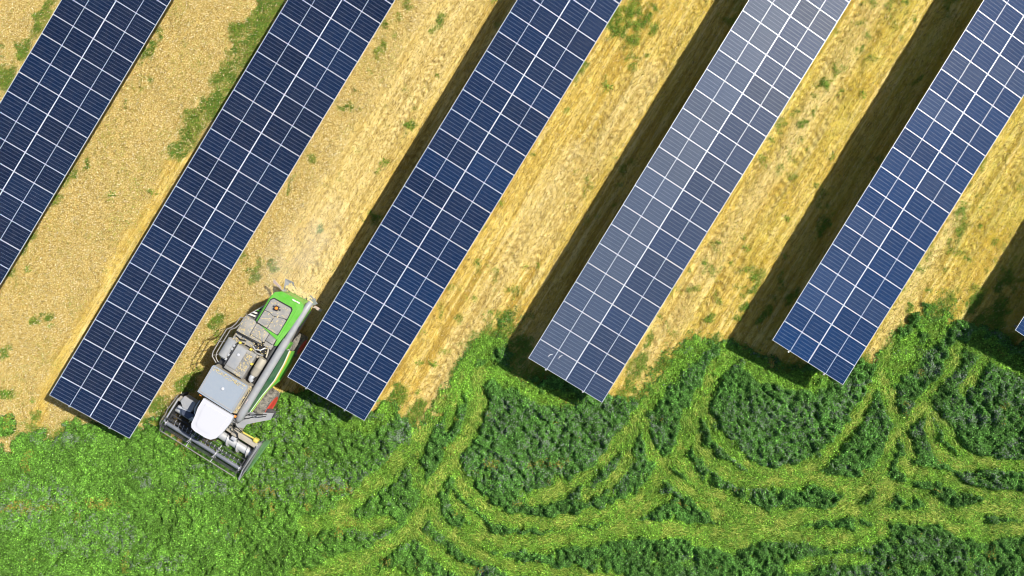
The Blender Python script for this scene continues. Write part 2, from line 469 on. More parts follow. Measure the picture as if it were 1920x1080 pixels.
def look(field, x, y):
    i = np.clip(((x - GX0) / GS), 0, XX.shape[1] - 1.001)
    j = np.clip(((y - GY0) / GS), 0, XX.shape[0] - 1.001)
    a, b = i.astype(int), j.astype(int)
    u, v = i - a, j - b
    return (field[b, a] * (1 - u) + field[b, a + 1] * u) * (1 - v) + (field[b + 1, a] * (1 - u) + field[b + 1, a + 1] * u) * v


# ------------------------------------------------------------------ ground: one sheet to the horizon, fine where the photo looks
ext = np.array([40, 60, 100, 180, 350, 800, 2000, 4000.0])
fx = np.concatenate([(GX0 - ext)[::-1], gx, GX1 + ext])
fy = np.concatenate([(GY0 - ext)[::-1], gy, GY1 + ext])
FX, FY = np.meshgrid(fx, fy)
cl = lambda F: look(F, np.clip(FX, GX0, GX1), np.clip(FY, GY0, GY1)).ravel()
edgef = (1 - sstep(0, 20, np.maximum(np.maximum(GX0 - FX, FX - GX1), np.maximum(GY0 - FY, FY - GY1)))).ravel()
gv = np.stack([FX.ravel(), FY.ravel(), cl(gz) * edgef], 1)
ny, nx = FX.shape
ii = np.arange(nx * ny).reshape(ny, nx)
gf = np.stack([ii[:-1, :-1].ravel(), ii[:-1, 1:].ravel(), ii[1:, 1:].ravel(), ii[1:, :-1].ravel()], 1)
gme = np_mesh('ground', gv, gf, True)
for nm, F in (('alf', ALF), ('trk', np.maximum(TRK, .55 * FLAT)), ('weed', WEED), ('wheat', WHEAT), ('chaff', CHAFF), ('lug', LUG), ('tread', TREAD)):
    a = gme.attributes.new(nm, 'FLOAT', 'POINT')
    a.data.foreach_set('value', cl(F).astype(np.float32))

k = NT('field_soil_and_straw')
pos = k.pos()
mp = k.new('ShaderNodeMapping')
mp.vector_type = 'POINT'
mp.inputs['Rotation'].default_value = (0, 0, -AL)
k.l(pos, mp.inputs['Vector'])
mp2 = k.new('ShaderNodeMapping')
mp2.inputs['Scale'].default_value = (.22, 1, 1)
k.l(mp.outputs[0], mp2.inputs['Vector'])
streak = k.noise(4.5, 5, .65, mp2.outputs[0])
fine = k.noise(16, 5, .75, pos)
big = k.noise(.5, 5, .6, pos)
straw = k.ramp(k.math('ADD', k.math('MULTIPLY', streak, .5), k.math('MULTIPLY', fine, .5)),
               [(.28, (.24, .14, .022)), (.40, (.50, .33, .06)), (.52, (.66, .49, .12)), (.70, (.78, .63, .24))])
sp2 = k.noise(7, 3, .8, mp2.outputs[0], .6)
straw = k.mix(k.ramp(sp2, [(.56, 0), (.66, .5), (.74, .7)]), straw, (.22, .13, .022))
mp3 = k.new('ShaderNodeMapping')
mp3.inputs['Scale'].default_value = (.035, 1, 1)
k.l(mp.outputs[0], mp3.inputs['Vector'])
lines = k.noise(3.2, 3, .7, mp3.outputs[0])
straw = k.mix(k.ramp(lines, [(.40, .75), (.50, 0)]), straw, (.32, .20, .03))
straw = k.mix(k.ramp(lines, [(.53, 0), (.63, .75)]), straw, (.84, .68, .29))
sepx = k.new('ShaderNodeSeparateXYZ')
k.l(pos, sepx.inputs[0])
olive = k.math('MULTIPLY', k.math('SMOOTH_MAX', 0.0, k.math('MULTIPLY_ADD', sepx.outputs[0], .022, .05), .1), k.ramp(k.noise(.9, 4, .6, mp2.outputs[0]), [(.38, .25), (.62, 1)]), clamp=True)
straw = k.mix(olive, straw, (.46, .41, .05))
straw = k.mix(k.ramp(big, [(.46, 0), (.74, .45)]), straw, (.52, .32, .035))
wheat = k.ramp(fine, [(.30, (.17, .10, .018)), (.44, (.40, .27, .065)), (.56, (.60, .46, .17)), (.7, (.80, .69, .40))])
c = k.mix(k.attr('wheat'), straw, wheat)
c = k.mix(k.math('MULTIPLY', k.attr('chaff'), k.ramp(lines, [(.38, .45), (.56, .95)])), c, k.ramp(k.noise(9, 4, .7, pos), [(.3, (.52, .39, .13)), (.6, (.76, .62, .29))]))
c = k.mix(k.math('MULTIPLY', k.attr('lug'), .42), c, (.19, .115, .022))
c = k.mix(k.math('MULTIPLY', k.attr('weed'), .85), c, k.ramp(fine, [(.35, (.05, .09, .012)), (.65, (.17, .23, .03))]))
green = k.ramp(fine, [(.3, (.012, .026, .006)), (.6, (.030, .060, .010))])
lay = k.ramp(fine, [(.32, (.06, .13, .016)), (.5, (.16, .29, .03)), (.68, (.30, .39, .06))])
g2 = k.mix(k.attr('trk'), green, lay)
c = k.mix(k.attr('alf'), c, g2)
k.l(c, k.p.inputs['Base Color'])
k.p.inputs['Roughness'].default_value = .95
k.p.inputs['Specular IOR Level'].default_value = .1
k.bump(k.math('ADD', fine, streak), .9, .06)
ground = link('ground', gme, None, k.m)
tag(ground, 'golden stubble field running into a green alfalfa crop with curved tyre tracks', None, None, 'structure')


# ------------------------------------------------------------------ vegetation as real leaves and straws
def leaf_mat(name, trans=.3, spec=.25):
    k = NT(name)
    c = k.attr('tint', 'Color')
    k.l(c, k.p.inputs['Base Color'])
    k.p.inputs['Roughness'].default_value = .55
    k.p.inputs['Specular IOR Level'].default_value = spec
    tr = k.new('ShaderNodeBsdfTranslucent')
    k.l(c, tr.inputs['Color'])
    mx = k.new('ShaderNodeMixShader')
    mx.inputs[0].default_value = trans
    k.l(k.p.outputs[0], mx.inputs[1])
    k.l(tr.outputs[0], mx.inputs[2])
    k.l(mx.outputs[0], k.out.inputs['Surface'])
    return k.m


def quads(name, c, a, b, col, mat):
    """one diamond-shaped leaf per row: centre c, half axes a and b, colour col"""
    n = len(c)
    v = np.stack([c - a, c - b * .9 + a * .1, c + a, c + b * .9 + a * .1], 1).reshape(-1, 3)
    f = np.arange(4 * n).reshape(n, 4)
    me = np_mesh(name, v, f)
    at_ = me.attributes.new('tint', 'FLOAT_COLOR', 'FACE')
    at_.data.foreach_set('color', np.concatenate([np.clip(col, 0, 1), np.ones((n, 1))], 1).astype(np.float32).ravel())
    return link(name, me, None, mat)


def tris(name, c, a, b, col, mat):
    n = len(c)
    v = np.stack([c - a, c + a * .55 - b, c + a * .55 + b], 1).reshape(-1, 3)
    me = np_mesh(name, v, np.arange(3 * n).reshape(n, 3))
    at_ = me.attributes.new('tint', 'FLOAT_COLOR', 'FACE')
    at_.data.foreach_set('color', np.concatenate([np.clip(col, 0, 1), np.ones((n, 1))], 1).astype(np.float32).ravel())
    return link(name, me, None, mat)


def axes(n, yaw, pitch, roll, L, W):
    cy, sy, cp, sp, cr, sr = np.cos(yaw), np.sin(yaw), np.cos(pitch), np.sin(pitch), np.cos(roll), np.sin(roll)
    a = np.stack([cy * cp, sy * cp, sp], 1)
    side = np.stack([-sy, cy, np.zeros(n)], 1)
    up = np.cross(a, side)
    b = side * cr[:, None] + up * sr[:, None]
    return a * (L / 2)[:, None], b * (W / 2)[:, None]


def sample(n, field, power=1.0):
    x = rng.uniform(GX0, GX1, n)
    y = rng.uniform(GY0, GY1, n)
    kx = rng.random(n) < look(field, x, y) ** power
    return x[kx], y[kx]


LEAF = leaf_mat('alfalfa_leaf', .32)
STRAW = leaf_mat('dry_straw', .15, .3)

# standing alfalfa: plants as little domes of leaflets
AREA = (GX1 - GX0) * (GY1 - GY0)
wx2, wy2 = XX + (vnoise(XX, YY, .25, 321) - .5) * .22, YY + (vnoise(XX, YY, .25, 323) - .5) * .22
bump_ = .50 * vnoise(wx2, wy2, .28, 307) + .50 * vnoise(wx2, wy2, .16, 309)
CAN = HST * np.clip(.22 + .32 * sstep(.25, .75, fbm(XX, YY, 1.1, 301, 2)) + .78 * sstep(.22, .72, bump_), .12, 1.5)
CAN += np.clip(.16 * FLAT * (1 - TRK) * sstep(.3, .7, bump_), 0, 1) * ALF
CGY, CGX = np.gradient(CAN, GS)
GROW = np.clip(STAND * (.35 + .8 * sstep(.2, .45, bump_)) + .62 * FLAT * (1 - .7 * TRK) * sstep(.30, .55, fbm(XX, YY, .45, 311, 3)), 0, 1)
n0 = 3050000
x = rng.uniform(GX0 + .1, GX1 - .1, n0)
y = rng.uniform(GY0 + .1, 4, n0)
kx = rng.random(n0) < look(GROW, x, y)
cx, cy = x[kx], y[kx]
n = len(cx)
tk = look(FLAT, cx, cy)[:, None]
lift = 1 - np.abs(rng.normal(0, .24, n))
cz = look(gz, cx, cy) + np.maximum(look(CAN, cx, cy), .08) * np.clip(lift, .3, 1) + rng.uniform(0, .05, n)
nn = np.stack([-look(CGX, cx, cy) * .55 + rng.normal(0, .62, n), -look(CGY, cx, cy) * .55 + rng.normal(0, .62, n), np.ones(n)], 1)
nn /= np.linalg.norm(nn, axis=1)[:, None]
th = rng.uniform(0, 6.283, n)
a = np.stack([np.cos(th), np.sin(th), np.zeros(n)], 1)
a -= nn * (a * nn).sum(1)[:, None]
a /= np.linalg.norm(a, axis=1)[:, None]
b = np.cross(nn, a) * (rng.uniform(.045, .085, n) / 2)[:, None]
a = a * (rng.uniform(.08, .165, n) / 2)[:, None]
yg = look(YOUNG, cx, cy)[:, None]
bl = look(BLOOM, cx, cy)[:, None]
ye = look(YEL, cx, cy)[:, None]
patch = (look(vnoise(XX, YY, .24, 401) * .6 + fbm(XX, YY, 1.9, 402, 3) * .8 - .7, cx, cy))[:, None]
cA = np.array([.080, .198, .033]); cB = np.array([.112, .250, .030]); cT = np.array([.165, .33, .035])
col = cA * (1 - yg) + cB * yg
it = sstep(.3, .7, tk)
col = col * (1 - it) + cT * it
col = col * np.exp(.8 * patch + .46 * rng.normal(0, 1, (n, 1)))
flw = look(vnoise(XX, YY, .17, 411), cx, cy)[:, None]
col = np.where((flw > .45) & (rng.random((n, 1)) < bl * .6), np.array([.185, .24, .165]) * rng.uniform(.65, 1.4, (n, 1)), col)
col = np.where(rng.random((n, 1)) < ye * .4, np.array([.34, .28, .045]) * rng.uniform(.6, 1.2, (n, 1)), col)
crop = tris('alfalfa_crop', np.stack([cx, cy, cz], 1), a, b, col, LEAF)
tag(crop, 'standing dark green alfalfa crop with grey violet bloom below the panel rows', 'crop', None, 'stuff')

# laid alfalfa in the wheel tracks
x, y = sample(int(AREA * 300), np.clip(.5 * FLAT + .6 * TRK, 0, 1))
n = len(x)
ang = TRK_ANG[np.clip(((y - GY0) / GS).astype(int), 0, XX.shape[0] - 1), np.clip(((x - GX0) / GS).astype(int), 0, XX.shape[1] - 1)]
a, b = axes(n, ang + rng.normal(0, .58, n), rng.normal(.15, .32, n), rng.normal(0, .5, n), rng.uniform(.14, .36, n), rng.uniform(.022, .045, n))
z = look(gz, x, y) + rng.uniform(.02, .16, n)
t = np.clip(look(TRK, x, y) * (look(fbm(XX, YY, .9, 90, 3), x, y) * 2.6 - .35) + rng.normal(0, .2, n), 0, 1)[:, None]
col = (np.array([.155, .320, .032]) * (1 - t) + np.array([.44, .52, .095]) * t) * rng.uniform(.5, 1.35, (n, 1))
laid = quads('flattened_alfalfa', np.stack([x, y, z], 1), a, b, col, LEAF)
tag(laid, 'pale yellow green alfalfa flattened in curved wheel tracks', 'crop', None, 'stuff')

# wheat ears in the uncut strips
x, y = sample(int(AREA * 280), WHEAT * (1 - .7 * WEED))
n = len(x)
lump = look(fbm(XX, YY, .9, 23, 3), x, y)
a, b = axes(n, rng.normal(AL + math.pi, .9, n), rng.normal(.35, .4, n), rng.normal(0, .6, n), rng.uniform(.08, .18, n), rng.uniform(.018, .036, n))
z = look(gz, x, y) + rng.uniform(.05, .34, n) * (.5 + lump)
t = rng.random((n, 1))
col = np.where(t < .5, np.array([.66, .53, .20]), np.where(t < .72, np.array([.40, .26, .05]), np.array([.86, .77, .50]))) * rng.uniform(.5, 1.1, (n, 1))
col = np.where(rng.random((n, 1)) < .15, np.array([.15, .11, .025]), col)
gt = look(fbm(XX, YY, 1.7, 27, 3), x, y)[:, None]
col = np.where(rng.random((n, 1)) < .06 + sstep(.48, .7, gt) * .35, np.array([.34, .36, .06]) * rng.uniform(.6, 1.2, (n, 1)), col)
wh = tris('wheat_ears', np.stack([x, y, z], 1), a, b, col, STRAW)
tag(wh, 'pale ripe wheat ears in the rough strips around the two panel rows by the harvester', 'crop', None, 'stuff')

# straw and stubble on the mown strips
x, y = sample(int(AREA * 230), np.clip((1 - ALF) * (1 - WHEAT) * (1 - .6 * WEED), 0, 1))
n = len(x)
ch = look(CHAFF, x, y)
up = rng.random(n) < .35 * (1 - ch)
a, b = axes(n, AL + rng.normal(0, .38, n) + np.where(rng.random(n) < .2, 1.5, 0), np.where(up, rng.normal(1.0, .25, n), rng.normal(.08, .2, n)), rng.normal(0, .6, n),
            np.where(up, rng.uniform(.10, .2, n), rng.uniform(.12, .3, n)), rng.uniform(.012, .032, n))
z = look(gz, x, y) + np.where(up, .06, rng.uniform(.01, .07, n))
t = rng.random((n, 1))
col = np.where(t < .6, np.array([.70, .53, .145]), np.where(t < .80, np.array([.46, .30, .045]), np.array([.84, .70, .34]))) * rng.uniform(.45, 1.05, (n, 1))
col = np.where(rng.random((n, 1)) < .16, np.array([.17, .105, .022]), col)  # dark straws painted to stand in for shadowed gaps in the stubble
col = np.where(rng.random((n, 1)) < np.clip((x[:, None] + 2) * .012, 0, .3), np.array([.34, .34, .05]) * rng.uniform(.6, 1.2, (n, 1)), col)
st = tris('stubble', np.stack([x, y, z], 1), a, b, col, STRAW)
tag(st, 'short golden stubble and loose straw on the mown strips between panel rows', 'stubble', None, 'stuff')

# weed growth as mats of leaves
x, y = sample(int(AREA * 520), WEED)
n = len(x)
wl = look(fbm(XX, YY, .6, 71, 3), x, y)
a, b = axes(n, rng.uniform(0, 6.28, n), rng.normal(.15, .45, n), rng.normal(0, .5, n), rng.uniform(.06, .13, n), rng.uniform(.025, .045, n))
z = look(gz, x, y) + rng.uniform(.02, .30, n) * np.clip(wl * 1.6 - .2, .15, 1) * look(WEED, x, y)
t = np.clip(wl[:, None] * 1.6 - .35 - .4 * look(WEED, x, y)[:, None] + rng.normal(0, .2, (n, 1)), 0, 1)
col = (np.array([.105, .250, .022]) * (1 - t) + np.array([.29, .39, .032]) * t) * rng.uniform(.6, 1.25, (n, 1))
wd = quads('weeds', np.stack([x, y, z], 1), a, b, col, LEAF)
tag(wd, 'green weeds growing along the edges of the panel rows', 'weeds', None, 'stuff')

# single tufts that stand alone in the stubble
tuft_meshes = []
for s in range(5):
    n = 55
    th = rng.uniform(0, 6.283, n)
    rr = rng.random(n) ** .75 * rng.uniform(.20, .30)
    a, b = axes(n, th, rng.normal(.3, .4, n), rng.normal(0, .5, n), rng.uniform(.10, .22, n), rng.uniform(.02, .04, n))
    cen = np.stack([rr * np.cos(th), rr * np.sin(th), rng.uniform(.02, .26, n) * (1 - rr / .3)], 1)
    v = np.stack([cen - a, cen - b, cen + a, cen + b], 1).reshape(-1, 3)
    me = np_mesh('weed_tuft', v, np.arange(4 * n).reshape(n, 4))
    col = np.array([.18, .32, .03]) * rng.uniform(.55, 1.5, (n, 1))
    at_ = me.attributes.new('tint', 'FLOAT_COLOR', 'FACE')
    at_.data.foreach_set('color', np.concatenate([col, np.ones((n, 1))], 1).astype(np.float32).ravel())
    me.materials.append(LEAF)
    tuft_meshes.append(me)
TUFTS = [(1010, 498, .9), (985, 500, 1), (788, 680, 1.2), (813, 682, 1.5), (783, 735, .9), (1138, 162, 1.6), (1175, 110, 1.1), (1063, 207, .9), (1092, 132, .9),
         (1370, 492, 1), (1400, 465, 1.1), (1395, 445, .8), (1322, 492, .9), (1348, 455, .9), (1415, 522, 1.4), (1350, 565, 1), (212, 367, 1.5), (287, 360, 1.4), (52, 505, 1.1),
         (768, 238, 1.4), (740, 68, 1), (708, 322, 1), (722, 305, 1.4), (820, 142, .8), (410, 628, 1.3), (406, 640, 1),
         (1576, 172, 1.3), (1617, 177, 1), (1550, 160, 1), (1475, 410, .9), (1470, 480, .9), (1682, 320, .9), (1752, 575, 1.1), (1838, 425, .9), (1712, 480, 1),
         (940, 382, 1), (1000, 290, .9), (906, 425, .9), (95, 610, 1), (62, 752, 1), (15, 740, 1.2), (1560, 295, 1), (890, 560, .9), (920, 585, .9), (935, 590, 1.2)]
for i, (a_, b_, s_) in enumerate(TUFTS):
    w = at(a_, b_)
    o = link('weed_tuft', tuft_meshes[i % 5])
    o.location = (w[0], w[1], float(look(gz, np.array([w[0]]), np.array([w[1]]))[0]))
    o.rotation_euler = (0, 0, random.uniform(0, 6.28))
    o.scale = (s_ * random.uniform(.7, 1.1), s_ * random.uniform(.5, .85), s_ * random.uniform(.6, .9))
    tw_ = float((w[0] - ORG[2][0]) * N2[0] + (w[1] - ORG[2][1]) * N2[1])
    strip = ['in the pale wheat left of the harvester', 'in the strip behind the harvester', 'in stubble between the blue row and hazy grey row',
             'in stubble between the hazy grey and bright blue rows', 'in stubble beyond the bright blue row'][0 if tw_ < 2 else 1 if tw_ < 12 else 2 if tw_ < 22 else 3 if tw_ < 32 else 4]
    sz = 'broad green weed tuft' if s_ > 1.15 else 'small green weed tuft'
    tag(o, sz + ' ' + strip, 'weed', sz + 's ' + strip)


# ------------------------------------------------------------------ bmesh shape helpers
def bm_box(bm, c, s, R=None):
    r = bmesh.ops.create_cube(bm, size=1.0)['verts']
    for v in r:
        v.co = Vector((v.co.x * s[0], v.co.y * s[1], v.co.z * s[2]))
        if R is not None: v.co = R @ v.co
        v.co += Vector(c)
    return r


def bm_done(name, bm, mat, parent=None, smooth=False, bevel=0.0, seg=2):
    if bevel:
        bmesh.ops.bevel(bm, geom=[e for e in bm.edges if len(e.link_faces) == 2 and e.calc_face_angle(0) > .5], offset=bevel, segments=seg, profile=.6, affect='EDGES', clamp_overlap=True)
    bmesh.ops.recalc_face_normals(bm, faces=bm.faces)
    me = bpy.data.meshes.new(name)
    bm.to_mesh(me)
    bm.free()
    if smooth:
        me.polygons.foreach_set('use_smooth', np.ones(len(me.polygons), dtype=bool))
        try: me.set_sharp_from_angle(angle=math.radians(40))
        except Exception: pass
    return link(name, me, parent, mat)


def bm_tube(bm, pts, r, seg=10, closed=False):
    pts = [Vector(p) for p in pts]
    rings = []
    for i, p in enumerate(pts):
        d = (pts[min(i + 1, len(pts) - 1)] - pts[max(i - 1, 0)]).normalized()
        u = d.orthogonal().normalized() if i == 0 else (rings_u - d * rings_u.dot(d)).normalized()
        rings_u = u
        w = d.cross(u)
        rad = r[i] if isinstance(r, (list, tuple)) else r
        rings.append([bm.verts.new(p + u * rad * math.cos(2 * math.pi * k / seg) + w * rad * math.sin(2 * math.pi * k / seg)) for k in range(seg)])
    for A, B in zip(rings[:-1], rings[1:]):
        for k in range(seg): bm.faces.new((A[k], A[(k + 1) % seg], B[(k + 1) % seg], B[k]))
    bm.faces.new(rings[0][::-1])
    bm.faces.new(rings[-1])


# ------------------------------------------------------------------ solar arrays
def cell_mat():
    k = NT('silicon_cells')
    oi = k.new('ShaderNodeObjectInfo')
    c = k.obj()
    dirt = k.noise(2.5, 5, .65, c)
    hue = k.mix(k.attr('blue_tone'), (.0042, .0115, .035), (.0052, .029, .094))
    dcol = k.mix(k.attr('dust_and_sheen'), hue, (.150, .178, .215))  # grey film in the base colour: dust, plus painted sheen on row four
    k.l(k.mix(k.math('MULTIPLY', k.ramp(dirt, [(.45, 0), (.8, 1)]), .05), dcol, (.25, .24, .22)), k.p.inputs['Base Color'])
    k.p.inputs['Roughness'].default_value = .4
    k.p.inputs['Specular IOR Level'].default_value = .04
    k.l(k.attr('glass_gloss'), k.p.inputs['Coat Weight'])
    k.p.inputs['Coat IOR'].default_value = 1.33
    k.l(k.attr('glass_rough'), k.p.inputs['Coat Roughness'])
    return k.m


def attr_from_object(m):
    for nd in m.node_tree.nodes:
        if nd.type == 'ATTRIBUTE' and nd.attribute_name in ('dust_and_sheen', 'glass_rough', 'glass_gloss', 'blue_tone'): nd.attribute_type = 'OBJECT'
    return m


CELL = attr_from_object(cell_mat())
BACK = paint('white_backsheet', (.48, .53, .60), .35, 0, .06)
ALU = paint('panel_aluminium', (.50, .53, .58), .4, .1, .08)
STEEL = paint('galvanised_steel', (.52, .54, .56), .45, .7, .2)

MW, ML = 1.144, 2.279        # one module, with its frame
bm = bmesh.new()
bm_box(bm, (0, 0, -.004), (MW - .028, ML - .028, .008))
me_back = bm_done('solar_panel', bm, BACK).data
bm = bmesh.new()
for sx in (-1, 1): bm_box(bm, (sx * (MW / 2 - .007), 0, -.014), (.014, ML, .036))
for sy in (-1, 1): bm_box(bm, (0, sy * (ML / 2 - .007), -.014), (MW - .0285, .014, .036))
me_frame = bm_done('frame', bm, ALU).data
cw, chh = .1815, .0912
gap_w = .0034
hv, hf = [], []
for i in range(6):
    for j in range(12):
        x0 = -3 * cw - 2.5 * gap_w + i * (cw + gap_w)
        y0 = -(12 * chh + 11 * .0006) / 2 + j * (chh + .0006)
        ch_ = .007
        o0 = len(hv)
        for q in ((x0 + ch_, y0), (x0 + cw - ch_, y0), (x0 + cw, y0 + ch_ * .5), (x0 + cw, y0 + chh - ch_ * .5), (x0 + cw - ch_, y0 + chh), (x0 + ch_, y0 + chh), (x0, y0 + chh - ch_ * .5), (x0, y0 + ch_ * .5)):
            hv.append((q[0], q[1], .0025))
        hf.append(tuple(range(o0, o0 + 8)))
me_cells = np_mesh('cell_string', np.array(hv), np.array(hf))
me_cells.materials.append(CELL)
for n_ in ('solar_panel', 'frame'):
    for o in [q for q in COL.objects if q.name.startswith(n_) and q.parent is None and q.type == 'MESH']: bpy.data.objects.remove(o)

bm = bmesh.new()
bm_tube(bm, [(0, 0, 0), (.05, .03, 0), (.10, .04, 0), (.17, .03, 0)], [.007, .010, .009, .005], 6)
me_drop = bm_done('bird_dropping', bm, paint('dropping_white', (.75, .75, .72), .8, 0, 0)).data
for o in [q for q in COL.objects if q.name.startswith('bird_dropping')]: bpy.data.objects.remove(o)

ROWINFO = {
    1: (-4, 18, 'dark navy solar panel row crossing the top left corner, without a visible end', .06, .00),
    2: (0, 26, 'navy solar panel row standing on the windscreen side of the harvester, in pale wheat', .06, .00),
    3: (0, 26, 'blue solar panel row overhanging the rear wheel of the green harvester', .07, .005),
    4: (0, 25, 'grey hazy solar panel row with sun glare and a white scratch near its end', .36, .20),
    5: (0, 24, 'bright blue solar panel row with mismatched greyish panels and a wide dark shadow beside it', .07, .003),
    6: (0, 20, 'solar panel row of which only one small corner shows at the photo edge', .07, .01)}
ROWDROP = {4: [(0, 0, -.02, -.30, 2.6, 2.4), (0, 0, -.22, .22, 2.4, 2.6), (3, 1, .1, .2, .35, 0), (7, 0, .2, .1, .35, 0)], 5: [(16, 1, .1, .7, .6, 0)], 2: [], 3: []}
u3 = Vector((U2[0] * math.cos(SLOPE), U2[1] * math.cos(SLOPE), math.sin(SLOPE)))
w3 = Vector((N2[0] * math.cos(TH), N2[1] * math.cos(TH), -math.sin(TH)))
n3 = w3.cross(u3).normalized()
if n3.z < 0: n3 = -n3
for r, (k0, k1, lab, rough, dust) in ROWINFO.items():
    org = Vector((*ORG[r], HIGH))
    root = empty('solar_array', (org.x, org.y, 0))
    tag(root, lab, 'solar array', 'solar panel rows over the field')
    base = root.location.copy()
    for kk in range(k0, k1):
        for s in (0, 1):
            # local axes of a module: x along the row, y down the slope
            jx, jy = random.gauss(0, .004), random.gauss(0, .004)
            bow = (.016 if s == 0 else -.016)
            yv = (w3 + n3 * (jy - bow * 0)).normalized()
            xv = (u3 + n3 * jx).normalized()
            nz = xv.cross(yv).normalized()
            if nz.z < 0: nz, xv = -nz, -xv
            xv = yv.cross(nz).normalized()
            c = org + u3 * (PITCH * (kk + .5) + random.gauss(0, .0025)) + n3 * random.gauss(0, .004) + w3 * (TABLE_W * (.2505 if s == 0 else .7495))
            M = Matrix.Identity(4)
            for q in range(3): M[q][0], M[q][1], M[q][2] = xv[q], yv[q], nz[q]
            M.translation = c - base
            p = bpy.data.objects.new('solar_panel', me_back)
            COL.objects.link(p)
            p.parent = root
            p.matrix_local = M
            f = bpy.data.objects.new('frame', me_frame)
            COL.objects.link(f)
            f.parent = p
            dd = dust
            if r == 4: dd = (.285 if s == 0 else .125) * random.uniform(.85, 1.15)  # dust film together with the grey sun sheen, painted stronger on the upper column
            if r == 5 and random.random() < .28: dd = random.uniform(.04, .09)
            if r != 4: dd = max(0, dd + random.uniform(-.006, .01))
            bt = min(1, max(0, {1: .0, 2: .08, 3: .35, 4: .45, 5: .8, 6: .8}[r] + random.gauss(0, .10)))  # stronger sky reflection towards the right rows, put into the cell blue
            for sg in (-1, 1):
                h = bpy.data.objects.new('cell_string', me_cells)
                COL.objects.link(h)
                h.parent = p
                h.location = (0, sg * (.0135 + (12 * chh + 11 * .0006) / 2), 0)
                h['kind'] = 'stuff'
                h['dust_and_sheen'] = dd
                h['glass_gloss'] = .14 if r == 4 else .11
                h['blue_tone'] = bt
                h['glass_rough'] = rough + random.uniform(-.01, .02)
            for (dk, ds, du, dw, sc_, ra) in ROWDROP.get(r, []):
                if dk == kk and ds == s:
                    d = bpy.data.objects.new('bird_dropping', me_drop)
                    COL.objects.link(d)
                    d.parent = p
                    d.location = (du, dw, .01)
                    d.rotation_euler = (0, 0, ra)
                    d.scale = (sc_ * .62, sc_ * .62, .3)
    L0, L1 = PITCH * k0, PITCH * k1
    for frac in (.245, .745):
        bm = bmesh.new()
        A = org + u3 * (L0 - .09) + w3 * (TABLE_W * frac) - n3 * .10 - base
        B = org + u3 * (L1 + .09) + w3 * (TABLE_W * frac) - n3 * .10 - base
        d = (B - A)
        R = Matrix((tuple(u3), tuple(w3), tuple(n3))).transposed()
        bm_box(bm, (A + B) / 2, (d.length, .07, .12), R)
        bm_done('purlin', bm, STEEL, root)
    q = L0 + .9
    while q < L1:
        bm = bmesh.new()
        A = org + u3 * q + w3 * .25 - n3 * .20 - base
        B = org + u3 * q + w3 * (TABLE_W - .25) - n3 * .20 - base
        R = Matrix((tuple(u3), tuple(w3), tuple(n3))).transposed()
        bm_box(bm, (A + B) / 2, (.08, (B - A).length, .08), R)
        bm_done('rafter', bm, STEEL, root)
        for frac in (.3, .70):
            t = org + u3 * q + w3 * (TABLE_W * frac) - n3 * .24
            bm = bmesh.new()
            bm_box(bm, (t.x - base.x, t.y - base.y, t.z / 2 - .2), (.09, .12, t.z + .4), Matrix.Rotation(AL, 3, 'Z'))
            bm_done('post', bm, STEEL, root)
        q += PITCH * 4

# ------------------------------------------------------------------ the combine harvester
ANC = np.array([-15.5012, -5.0757])
FV = -U2
SV = np.array([-FV[1], FV[0]])
SC0 = .35
cpos = ANC + SV * SC0
comb = empty('combine_harvester', (cpos[0], cpos[1], 0), math.atan2(FV[1], FV[0]) - math.pi / 2)
tag(comb, 'green and grey combine harvester with white cab roof driving between two panel rows', 'harvester')


def V(s, f, z): return Vector((-(s - SC0), f, z))


def sf(px, py, z):
    w = at(px, py, z) - ANC
    return (float(w @ SV), float(w @ FV))


GREEN = paint('harvester_green', (.09, .38, .025), .35, 0, .26, (.36, .46, .22), coat=.3, scale=2.2)
DGREEN = paint('harvester_dark_green', (.020, .10, .045), .4, 0, .15)
YELLOW = paint('harvester_yellow', (.62, .50, .06), .45, 0, .2)
CREAM = paint('harvester_stripe', (.75, .74, .66), .45, 0, .2)
GREY = paint('harvester_grey', (.20, .20, .195), .55, 0, .6, (.42, .38, .31), scale=4)
LGREY = paint('auger_grey', (.26, .27, .285), .42, 0, .35, (.42, .39, .33))
BLUEGREY = paint('tank_cover', (.25, .29, .34), .6, 0, .2, (.36, .36, .35), scale=6)
TAN = paint('dusty_metal', (.34, .31, .25), .6, .2, .5, (.46, .40, .29))
WHITE = paint('cab_roof_white', (.50, .50, .53), .45, 0, .04, (.55, .54, .52))
DARK = paint('dark_steel', (.045, .05, .06), .5, .4, .25, (.22, .20, .16))
BLACK = paint('sooty_black', (.012, .012, .013), .7, 0, .12, (.1, .09, .07))
RUBBER = paint('tyre_rubber', (.05, .048, .045), .85, 0, .8, (.34, .31, .25), scale=6)
RED = paint('rim_red', (.58, .045, .03), .4, 0, .12)
ORANGE = paint('orange_lens', (.75, .24, .03), .25, 0, .05)
PINK = paint('worn_flap', (.55, .42, .38), .7, 0, .4)
BRIGHT = paint('worn_bright_steel', (.66, .67, .68), .35, .5, .2)
RAIL = paint('rail_grey', (.24, .235, .23), .5, .2, .4)
GLASS = NT('cab_glass')
GLASS.p.inputs['Base Color'].default_value = (.02, .03, .035, 1)
GLASS.p.inputs['Roughness'].default_value = .06
GLASS.p.inputs['Coat Weight'].default_value = 1
GLASS = GLASS.m
STRAWM = paint('chopped_straw', (.60, .46, .20), .9, 0, .5, (.72, .62, .36), scale=14)


def box(name, s0, s1, f0, f1, z0, z1, mat, parent=comb, bevel=.02):
    bm = bmesh.new()
    bm_box(bm, V((s0 + s1) / 2, (f0 + f1) / 2, (z0 + z1) / 2), (abs(s1 - s0), abs(f1 - f0), abs(z1 - z0)))
    return bm_done(name, bm, mat, parent, True, bevel)


